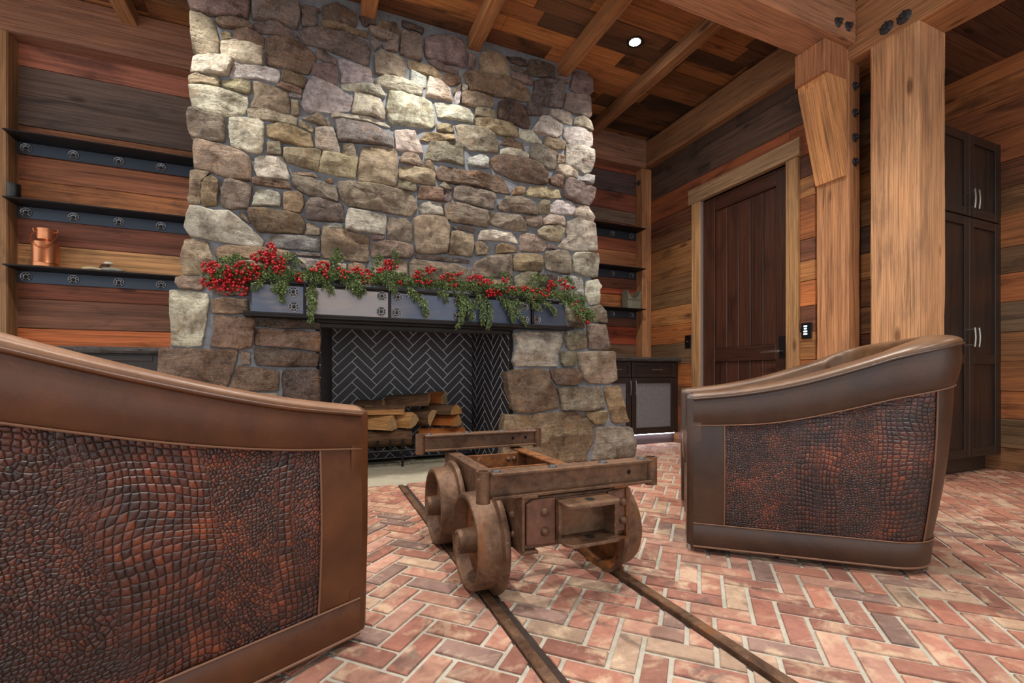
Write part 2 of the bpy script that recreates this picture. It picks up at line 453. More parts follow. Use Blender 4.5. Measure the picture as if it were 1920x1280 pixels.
def mat_croc():
    t = NT('crocodile_leather'); uv = t.n('ShaderNodeTexCoord').outputs['UV']
    oi = t.n('ShaderNodeObjectInfo').outputs['Random']; mu = t.n('ShaderNodeMath', operation='MULTIPLY', i_1=19.0); t.l(oi, mu.inputs[0])
    ad = t.n('ShaderNodeVectorMath', operation='ADD'); t.l(uv, ad.inputs[0]); t.l(mu.outputs[0], ad.inputs[1]); p = ad.outputs[0]
    # slow warp
    wn = t.n('ShaderNodeTexNoise', i_Scale=4.5, i_Detail=1.0); t.l(p, wn.inputs['Vector'])
    ws = t.n('ShaderNodeVectorMath', operation='SCALE'); ws.inputs['Scale'].default_value = 0.09; t.l(wn.outputs['Color'], ws.inputs[0])
    wp = t.n('ShaderNodeVectorMath', operation='ADD'); t.l(p, wp.inputs[0]); t.l(ws.outputs[0], wp.inputs[1])
    def vor(scale, sx, sy, rnd):
        mp = t.n('ShaderNodeMapping'); mp.inputs['Scale'].default_value = (sx, sy, 1); t.l(wp.outputs[0], mp.inputs['Vector'])
        a = t.n('ShaderNodeTexVoronoi', voronoi_dimensions='2D', feature='DISTANCE_TO_EDGE', i_Scale=scale, i_Randomness=rnd); t.l(mp.outputs[0], a.inputs['Vector'])
        b = t.n('ShaderNodeTexVoronoi', voronoi_dimensions='2D', feature='F1', i_Scale=scale, i_Randomness=rnd); t.l(mp.outputs[0], b.inputs['Vector'])
        return a.outputs['Distance'], b.outputs['Color']
    d1, c1 = vor(70, 1.0, 0.9, 0.24); d2, c2 = vor(120, 1.0, 0.9, 0.8)
    # belly bands alternate with fine flank scales across the hide
    mp = t.n('ShaderNodeMapping'); mp.inputs['Scale'].default_value = (9.0, 1.3, 1); t.l(wp.outputs[0], mp.inputs['Vector'])
    zone = t.ramp(t.noise(mp.outputs[0], 1.0, 1, 0.4), [(0.46, (0, 0, 0)), (0.54, (1, 1, 1))])
    dist = t.mix(t.ramp(d1, [(0.0, (0, 0, 0)), (0.16, (0.75, 0.75, 0.75)), (0.4, (1, 1, 1))]), t.ramp(d2, [(0.0, (0, 0, 0)), (0.16, (0.6, 0.6, 0.6)), (0.4, (0.85, 0.85, 0.85))]), zone)
    cell = t.mix(c1, c2, zone)
    sep = t.n('ShaderNodeSeparateColor'); t.l(cell, sep.inputs[0])
    big = t.noise(p, 6.0, 4, 0.6, 0.4)
    mixv = t.n('ShaderNodeMath', operation='MULTIPLY_ADD', i_1=0.24); t.l(sep.outputs[0], mixv.inputs[0]); t.l(big, mixv.inputs[2])
    cc = t.ramp(mixv.outputs[0], [(0.42, lin((36, 21, 21))), (0.58, lin((58, 32, 28))), (0.74, lin((90, 45, 31))), (0.9, lin((138, 67, 38)))])
    cc = t.mix(lin((22, 15, 16)), cc, t.ramp(dist, [(0.0, (0, 0, 0)), (0.5, (1, 1, 1))]))
    b = t.bump(dist, 0.7, 0.005)
    return t.fin(cc, 0.42, 0, b, 0.6)
M_croc = mat_croc()
def mat_bark(name, a_, b_, sc=(2, 14, 14)):
    t = NT(name); v = t.coords(sc); a = t.noise(v, 2.4, 6, 0.7, 1.4)
    return t.fin(t.ramp(a, [(0.3, lin(a_)), (0.65, lin(b_))]), 0.85, 0, t.bump(a, 0.9, 0.012), 0.2)
M_bark = mat_bark('log_bark', (44, 32, 25), (112, 84, 62))
M_split = mat_bark('split_wood', (150, 100, 58), (206, 160, 104), (2, 22, 22))
M_orange = mat_bark('cedar_wood', (132, 72, 36), (186, 112, 60), (2, 22, 22))
M_end = mat_bark('log_end_grain', (150, 122, 88), (196, 164, 118), (9, 9, 9))
M_copper = NT('brushed_copper').fin(lin((214, 140, 98)), 0.32, 0.9)
M_mesh = mat_rough('grey_wire_mesh', (128, 126, 128), 0.25, 300, 0.3, 0.6, 0.001)
def mat_leaf():
    t = NT('cedar_foliage'); rnd = t.n('ShaderNodeNewGeometry').outputs['Random Per Island']
    c = t.ramp(rnd, [(0.0, lin((46, 62, 34))), (0.4, lin((78, 100, 54))), (0.7, lin((110, 130, 76))), (1.0, lin((150, 162, 106)))])
    return t.fin(c, 0.6, 0, None, 0.3)
M_leaf = mat_leaf()
M_stem = plain('brown_twig', (92, 66, 44), 0.7)
M_berry = NT('red_berry').fin(lin((168, 12, 20)), 0.24, 0, None, 0.6)
M_silver = plain('door_edge_grey', (150, 138, 134), 0.5)

# ------------------------------------------------------------------ the room: floor
XW, YB, ZC = 3.57, 4.40, 3.405
mb = MB(); mb.box((-4, -3, -0.12), (6.2, 4.6, -0.006)); floor = mb.build('floor', M_grout); floor['kind'] = 'structure'
HX0, HX1, HY0 = -0.15, 1.58, 3.10
SLOTS = [(0.489, 0.548), (0.982, 1.036)]
def cut(polys, n, d, keep_other=True): return [q for q in (clip_poly(p, n, d) for p in polys) if len(q) > 2]
CHAIRS = [((1.987, 1.465), math.radians(48.6)), ((-0.449, 1.469), math.radians(-62.3))]
pieces = []
for P, kind, c in herring(0.1802, 0.0737, 0.0135, -3.0, 5.0, -0.9, 4.0, 1.2206, 0.80):
    if c[0] > 3.66 and c[1] > 1.90: continue
    if c[0] > 4.95 or (c[1] > 3.42 and -0.9 < c[0] < 2.3): continue
    ps = [P]
    for s0, s1 in SLOTS:
        if c[1] < HY0 + 0.1:
            ps = cut(ps, (1, 0), s0) + cut(ps, (-1, 0), -s1)
    a = cut(ps, (0, 1), HY0); b_ = cut(ps, (0, -1), -HY0)
    ps = a + cut(b_, (1, 0), HX0) + cut(b_, (-1, 0), -HX1)
    for p in ps:
        ar = abs(area2(p))
        if ar < 0.0002: continue
        cx = sum(q[0] for q in p)/len(p); cy = sum(q[1] for q in p)/len(p)
        pr = proj(cx, cy, 0); vis = pr is not None and -5 < pr[0] < 1925 and pr[1] < 1290
        if vis:
            for (ox, oy), ph in CHAIRS:
                dx, dy = cx-ox, cy-oy
                lx = dx*math.cos(ph)+dy*math.sin(ph); ly = -dx*math.sin(ph)+dy*math.cos(ph)
                if abs(lx) < 0.37 and abs(ly) < 0.4: vis = False
        t = max(0.05, cx*ST+cy*CT)
        pieces.append((ar*H/t**3 if vis else 0.0, p, ar > 0.0101 and kind, kind, (cx, cy), ar))
pieces.sort(key=lambda q: -q[0])
BR_COL = [(164, 112, 94), (158, 106, 90), (174, 124, 106), (152, 104, 90), (184, 140, 122), (178, 150, 128), (156, 108, 92), (142, 114, 104), (178, 132, 113), (164, 114, 98)]
full = {}
bulk = MB()
for i, (sc, p, _, kind, c, ar) in enumerate(pieces):
    dz = R.uniform(-0.0015, 0.0012)
    if i < 300 and sc > 0:
        if len(p) == 4 and ar > 0.0103:
            me = full.get(kind)
            if me is None:
                v, f = prism([(q[0]-c[0], q[1]-c[1]) for q in p], -0.03, 0.0, 0.0025)
                me = fixn(mesh_of(v, f)); me.materials.append(M_brick); full[kind] = me
        else:
            v, f = prism([(q[0]-c[0], q[1]-c[1]) for q in p], -0.03, 0.0, 0.0025)
            me = fixn(mesh_of(v, f))
        cc = R.choice(BR_COL); k = R.uniform(0.9, 1.1)
        link('brick', me, M_brick, floor, Matrix.Translation((c[0], c[1], dz)), tuple(min(255, q*k) for q in cc))
    else:
        v, f = prism(p, -0.03+dz, dz, 0.0025); bulk.add(v, f)
o = bulk.build('brick_paving', M_brick_far, floor); o['kind'] = 'stuff'
print('floor pieces', len(pieces))

# hearth slab and mine rails
mb = MB(); mb.box((HX0+0.006, HY0+0.008, -0.03), (HX1-0.006, 3.96, 0.0015), 0.003)
tag(mb.build('hearth_slab', M_hearth), 'pale concrete hearth slab set flush in the brick floor before the firebox', 'hearth')
for (xa, xb, ya, lab, chan) in ((0.494, 0.526, 3.06, 'left rusty flat rail set in the brick floor under the cart', (0.488, 0.549)),
                               (0.992, 1.026, 2.2, 'right rusty rail standing proud of the brick floor under the cart', (0.983, 1.037))):
    t = thing('floor_rail', lab, 'rail', ((xa+xb)/2, 1.5, 0), group='mine cart rails')
    mb = MB(); n = 40
    zt = 0.004 if xa < 0.6 else 0.012
    for k in range(n):
        y0 = 0.2 + (3.06-0.2)*k/n; y1 = 0.2+(3.06-0.2)*(k+1)/n
    pts = []
    v = []; f = []
    for k in range(n+1):
        y = 0.2+(3.06-0.2)*k/n; j = noise.noise(Vector((y*7, xa*10, 0)))*0.003
        v += [(xa+j, y, -0.03), (xb+j, y, -0.03), (xb+j, y, zt-0.003), (xb-0.003+j, y, zt), (xa+0.003+j, y, zt), (xa+j, y, zt-0.003)]
    for k in range(n):
        for q in range(6): f.append((k*6+q, k*6+(q+1) % 6, (k+1)*6+(q+1) % 6, (k+1)*6+q))
    f += [tuple(range(6)), tuple(n*6+q for q in range(6))]
    mb.add(v, f); mb.build('rail_head', M_rust, t)
    mb = MB(); mb.box((chan[0], 0.2, -0.006), (chan[1], 3.06, -0.0045)); mb.build('rail_channel', M_gap, t)

# ------------------------------------------------------------------ walls with planks
def planks(parent, plane, u0, u1, seams, cols, mat, facing, thick=0.018, breaks=(), jit=14, axis=None):
    """plane: ('y', Y) or ('x', X); u runs along x or y; one object per plank"""
    for i in range(len(seams)-1):
        z1, z0 = seams[i], seams[i+1]
        cuts = [u0] + [b_ for (row, b_) in breaks if row == i and u0 < b_ < u1] + [u1]
        cuts.sort()
        for a, c in zip(cuts[:-1], cuts[1:]):
            base = cols[i % len(cols)]
            k = R.uniform(0.93, 1.07) if (a, c) == (u0, u1) else R.uniform(0.8, 1.2)
            col = tuple(max(8, min(255, q*k)) for q in base)
            t = thick + R.uniform(-0.004, 0.005)
            if plane[0] == 'y': lo, hi, ax = (a+0.001, plane[1]-t, z0+0.0015), (c-0.001, plane[1]+0.01, z1-0.0015), 'x'
            else: lo, hi, ax = (plane[1]-t, a+0.001, z0+0.0015), (plane[1]+0.01, c-0.001, z1-0.0015), 'y'
            bx('plank', lo, hi, mat, parent, ax, col, 0.003)
mb = MB(); mb.box((-3.0, YB, 0), (XW+0.2, YB+0.15, 3.6)); wall_back = mb.build('wall_back', M_dark); wall_back['kind'] = 'structure'
SL = [3.10, 2.923, 2.718, 2.50, 2.29, 2.113, 1.88, 1.656, 1.45, 1.266, 1.055, 0.88]
CL = [(146, 92, 74), (98, 82, 74), (94, 78, 70), (140, 92, 62), (138, 86, 60), (164, 104, 64), (122, 74, 56), (162, 120, 80), (126, 72, 50), (114, 76, 58), (176, 98, 56)]
planks(wall_back, ('y', YB), -2.05, -0.5, SL, CL, M_plank, -1)
SR = [3.12, 3.04, 2.81, 2.60, 2.46, 2.14, 1.95, 1.71, 1.64, 1.47, 1.275, 1.07, 0.88]
CR = [(138, 76, 56), (84, 68, 68), (128, 74, 58), (112, 94, 80), (134, 78, 56), (150, 98, 66), (98, 62, 48), (140, 70, 46), (158, 98, 58), (90, 58, 46), (140, 66, 42), (106, 80, 62)]
planks(wall_back, ('y', YB), -3.0, -2.05, SL+[0.66, 0.44, 0.22, 0.0], CL, M_plank, -1)
planks(wall_back, ('y', YB), 2.0, XW, SR, CR, M_plank, -1)

mb = MB(); mb.box((XW+0.05, 2.37, 0), (XW+0.14, YB, 3.6)); wall_right = mb.build('wall_right', M_dark); wall_right['kind'] = 'structure'
S_R = [3.2, 2.99, 2.717, 2.46, 2.28, 2.12, 1.79, 1.62, 1.46, 1.263, 1.06, 0.84, 0.6, 0.4, 0.2, 0.0]
C_R = [(84, 64, 54), (84, 66, 56), (142, 82, 54), (98, 62, 46), (122, 86, 60), (152, 106, 66), (132, 96, 64), (124, 94, 64), (156, 108, 66), (164, 102, 58), (112, 88, 66), (172, 106, 62), (122, 82, 54), (164, 100, 58), (130, 88, 58)]
DY0, DY1, DZ = 2.60, 3.51, 2.45          # door opening
for i in range(len(S_R)-1):
    z1, z0 = S_R[i], S_R[i+1]
    segs = [(2.372, DY0-0.02, z0), (DY1+0.02, 4.40, z0)]
    if z0 > 2.5: segs = [(2.372, 3.1+0.3*(i % 2), z0), (3.1+0.3*(i % 2), 4.40, z0)]
    elif z1 > 2.6: segs.append((DY0-0.02, DY1+0.02, 2.55))
    for j, (a, c, zz) in enumerate(segs):
        k = R.uniform(0.88, 1.12); base = C_R[i] if j > 0 or i < 3 else C_R[(i*5+3) % len(C_R)]
        t = 0.018+R.uniform(-0.003, 0.004)
        bx('plank', (XW-t, a+0.001, zz+0.0015), (XW+0.01, c-0.001, z1-0.0015), M_plank, wall_right, 'y', tuple(min(255, q*k) for q in base), 0.003)

# alcove with the tall cabinet
XA = 4.83
mb = MB(); mb.box((XA, -2.5, 0), (XA+0.12, 2.45, 3.4)); wall_alcove = mb.build('wall_alcove', M_dark); wall_alcove['kind'] = 'structure'
S_A = [3.15, 2.82, 2.58, 2.34, 2.14, 1.94, 1.687, 1.487, 1.274, 1.045, 0.824, 0.60, 0.391, 0.17, 0.0]
C_A = [(168, 104, 62), (138, 84, 54), (142, 86, 54), (110, 70, 48), (122, 88, 58), (150, 98, 62), (110, 84, 62), (158, 98, 60), (116, 94, 74), (132, 92, 60), (150, 98, 62), (164, 102, 62), (110, 86, 62), (126, 90, 60)]
for i in range(len(S_A)-1):
    t = 0.018+R.uniform(-0.003, 0.004)
    cutp = 0.9+0.5*R.random()
    for a, c in ((-1.5, cutp), (cutp, 2.436)):
        bx('plank', (XA-t, a+0.001, S_A[i+1]+0.0015), (XA+0.01, c-0.001, S_A[i]-0.0015), M_plank, wall_alcove, 'y', C_A[i], 0.003)
mb = MB(); mb.box((XW, 2.44, 0), (5.0, 2.52, 3.4)); mb.box((XW+0.12, 2.37, 0), (3.9, 2.44, 3.4)); o = mb.build('wall_partition', M_dark); o['kind'] = 'structure'
for i in range(15):
    bx('plank', (3.89, 1.82, i*0.207+0.002), (3.91, 2.436, i*0.207+0.205), M_plank, o, 'y', R.choice(C_R), 0.003)

# ------------------------------------------------------------------ ceiling: planks, joists
mb = MB(); mb.box((-4, -3, ZC+0.02), (XW+0.3, 4.6, ZC+0.12)); mb.box((3.60, -3, 3.14), (5.0, 2.5, 3.22)); ceiling = mb.build('ceiling', M_dark); ceiling['kind'] = 'structure'
C_C = [(150, 100, 62), (120, 80, 52), (164, 110, 66), (96, 68, 50), (140, 92, 58), (112, 78, 54), (156, 104, 64)]
y = 4.40; i = 0
while y > -0.9:
    w = R.choice((0.145, 0.165, 0.19)); x = -3.0
    while x < XW:
        l = R.uniform(0.7, 1.9); x1 = min(XW, x+l)
        col = R.choice(C_C); k = R.uniform(0.8, 1.12)
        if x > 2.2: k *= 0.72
        z = ZC + R.uniform(-0.004, 0.003)
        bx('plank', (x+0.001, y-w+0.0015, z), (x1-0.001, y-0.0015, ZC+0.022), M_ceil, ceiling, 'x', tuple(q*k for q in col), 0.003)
        x = x1
    y -= w; i += 1
y = 2.44
while y > 0.2:
    w = R.choice((0.2, 0.24, 0.28))
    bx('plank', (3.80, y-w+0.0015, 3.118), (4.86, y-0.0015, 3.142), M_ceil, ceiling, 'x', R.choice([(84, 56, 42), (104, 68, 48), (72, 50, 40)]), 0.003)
    y -= w
for j, x in enumerate((-2.129, -1.321, -0.513, 0.295, 1.103, 1.911, 2.68)):
    timber('joist', (x, 2.2, 3.303), (x+0.104, 4.36 if x < -0.8 or x > 2.3 else 3.62, ZC+0.005), M_timber, ceiling, 'y', (150, 104, 68) if x < 2.3 else (138, 98, 68), 0.006, 0.003, seed=j)
for j, x in enumerate((-2.129, -1.321, -0.513, 0.295, 1.103, 1.911, 2.68)):
    timber('joist', (x, -2.8, 3.303), (x+0.104, 2.06, ZC+0.005), M_timber, ceiling, 'y', (150, 104, 68), 0.006, 0.003, seed=j+20)

# ------------------------------------------------------------------ beams and posts
def tmb(name, lo, hi, axis, label, cat, color, seed, b=0.012, wob=0.006, group=None):
    o = timber(name, lo, hi, M_timber, None, axis, color, b, wob, seed)
    tag(o, label, cat, group); return o
tmb('timber_beam', (-2.6, 4.235, 3.075), (-0.6, 4.40, ZC), 'x', 'weathered brown beam over the left shelf recess', 'beam', (132, 92, 72), 1)
tmb('timber_beam', (2.0, 4.235, 3.075), (XW-0.115, 4.40, ZC), 'x', 'short brown beam over the right shelf recess', 'beam', (138, 100, 82), 2)
tmb('timber_beam', (XW-0.115, 2.36, 3.10), (XW+0.02, 4.40, ZC), 'y', 'long rough edged beam along the top of the door wall', 'beam', (136, 98, 68), 3, 0.03, 0.018)
beam1 = tmb('timber_beam', (-3.0, 2.08, 3.10), (3.556, 2.345, ZC+0.01), 'x', 'large ceiling beam ending on the bracket with two dark bolts', 'beam', (166, 120, 92), 4)
beam2 = tmb('timber_beam', (3.56, -2.5, 3.0), (3.875, 2.37, ZC+0.01), 'y', 'heavy beam carried on the thick free standing column', 'beam', (162, 116, 80), 5)
col1 = tmb('timber_column', (3.56, 1.705, 0.0), (3.875, 1.995, 3.0), 'z', 'thick square light brown timber column by the tall cabinet', 'column', (188, 142, 104), 6)
post1 = tmb('timber_post', (3.556, 2.13, 0.0), (3.70, 2.37, 3.09), 'z', 'square post with bracket and four bolts right of the door', 'post', (176, 126, 88), 7)
tmb('timber_post', (-2.09, 4.257, 0.905), (-1.946, 4.40, 3.075), 'z', 'slim post at the far left of the shelf recess', 'post', (142, 106, 72), 8, 0.008, 0.004)
post3 = tmb('timber_post', (3.42, 4.257, 0.907), (3.553, 4.382, 3.075), 'z', 'slim post standing on the right countertop in the corner', 'post', (172, 122, 84), 9, 0.008, 0.004)
# the corbel under the big beam
cb = thing('corbel_bracket', 'light timber knee bracket under the big ceiling beam end', 'bracket', (3.4, 2.22, 2.2))
timber('bracket_block', (3.30, 2.135, 2.87), (3.553, 2.36, 3.098), M_timber, cb, 'z', (168, 116, 82), 0.008, 0.004, 11)
v = []; prof = [(3.335, 2.872), (3.553, 2.872), (3.553, 2.17), (3.535, 2.17), (3.345, 2.80)]
for yy in (2.14, 2.355): v += [(x, yy, z) for x, z in prof]
fc = [(0, 1, 2, 3, 4), (9, 8, 7, 6, 5)] + [(k, (k+1) % 5, 5+(k+1) % 5, 5+k) for k in range(5)]
dk = Vector((-0.19, 0, 0.63)).normalized(); nk = dk.cross(Vector((0, 1, 0)))
Mk = Matrix(((dk.x, 0, nk.x, 3.42), (dk.y, 1, nk.y, 2.22), (dk.z, 0, nk.z, 2.5), (0, 0, 0, 1)))
me = fixn(mesh_of([Mk.inverted() @ Vector(p) for p in v], fc))
link('knee_brace', me, M_timber, cb, Mk, (206, 148, 98))
# bolts
def bolt_mesh():
    mb = MB(); prof = [(0, 0.012), (0.02, 0.012), (0.026, 0.009), (0.03, 0.004), (0.034, 0.0), (0.034, -0.003)]
    mb.lathe(prof, 10); mb.lathe([(0, 0.03), (0.010, 0.03), (0.012, 0.026), (0.012, 0.01)], 6)
    for k in range(5):
        a = 2*PI*k/5; mb.tube([(0.016*math.cos(a), 0.016*math.sin(a), 0.012), (0.03*math.cos(a), 0.03*math.sin(a), 0.007)], 0.004, 5)
    return mb.mesh(sharp=0.6)
ME_BOLT = bolt_mesh()
def bolt(parent, p, n, s=1.0):
    q = Vector((0, 0, 1)).rotation_difference(Vector(n)).to_matrix().to_4x4()
    return link('bolt', ME_BOLT, M_boltiron, parent, Matrix.Translation(p) @ q @ Matrix.Scale(s, 4))
for yy in (162, 212, 258, 304): bolt(post1, pyy(1603, yy, 2.131), (0, -1, 0))
for a, c in ((1571, 42), (1590, 50)): bolt(beam1, pyy(a, c, 2.081), (0, -1, 0), 1.1)
for a, c in ((1662, 52), (1695, 32)): bolt(beam2, pxx(a, c, 3.561), (-1, 0, 0), 1.3)
bolt(post3, (3.421, 4.32, 2.93), (-1, 0, 0), 0.9)

# ------------------------------------------------------------------ downlights
for i, (x, y) in enumerate(LIGHT_SPOTS[:3]):
    t = thing('recessed_downlight', ('small recessed ceiling downlight over the left of the fireplace', 'small recessed ceiling downlight over the middle of the fireplace', 'bright round recessed ceiling downlight between the right joists')[i], 'downlight', (x, y, ZC), group='ceiling downlights')
    mb = MB(); mb.lathe([(0.045, -0.010), (0.062, -0.012), (0.064, 0.0)], 24); mb.build('trim_ring', M_black, t, Matrix.Translation((x, y, ZC)))
    mb = MB(); mb.lathe([(0.0, -0.009), (0.045, -0.009)], 24); mb.build('lens', M_lamp, t, Matrix.Translation((x, y, ZC)))

# ------------------------------------------------------------------ the stone fireplace
def yf(z):
    return 3.46 + 0.04*(z-1.6)/1.8 if z >= 1.6 else 3.46 - 0.15*(1.6-z)/1.6
def onstone(x, y):
    p = pyy(x, y, 3.42)
    for _ in range(6): p = pyy(x, y, yf(max(0.0, min(3.5, p.z))))
    return p
FP = thing('stone_fireplace', 'tall rough ledgestone fireplace with herringbone lined firebox', 'fireplace', (0.72, 3.6, 0))
def slab8(front, back):
    v = list(front)+list(back); n = len(front)
    return v, [tuple(range(n)), tuple(n+k for k in range(n))[::-1]] + [(k, (k+1) % n, n+(k+1) % n, n+k) for k in range(n)]
def corepiece(mb, pts):
    """pts: (x,z) outline of a front piece of the core, kept 35 mm behind the stone faces"""
    fr = [(x, yf(z)+0.006, z) for x, z in pts]; bk = [(x, 4.37, z) for x, z in pts]
    v, f = slab8(fr, bk); mb.add(v, f)
mb = MB()
corepiece(mb, [(-0.95, 0), (0.0, 0), (0.0, 1.1), (-0.79, 1.1)])
corepiece(mb, [(1.46, 0), (2.50, 0), (2.29, 1.1), (1.46, 1.1)])
corepiece(mb, [(-0.79, 1.1), (2.29, 1.1), (2.22, 1.6), (-0.71, 1.6)])
corepiece(mb, [(-0.71, 1.6), (2.22, 1.6), (2.22, 3.41), (-0.70, 3.41)])
mb.build('mortar_core', M_mortar, FP)

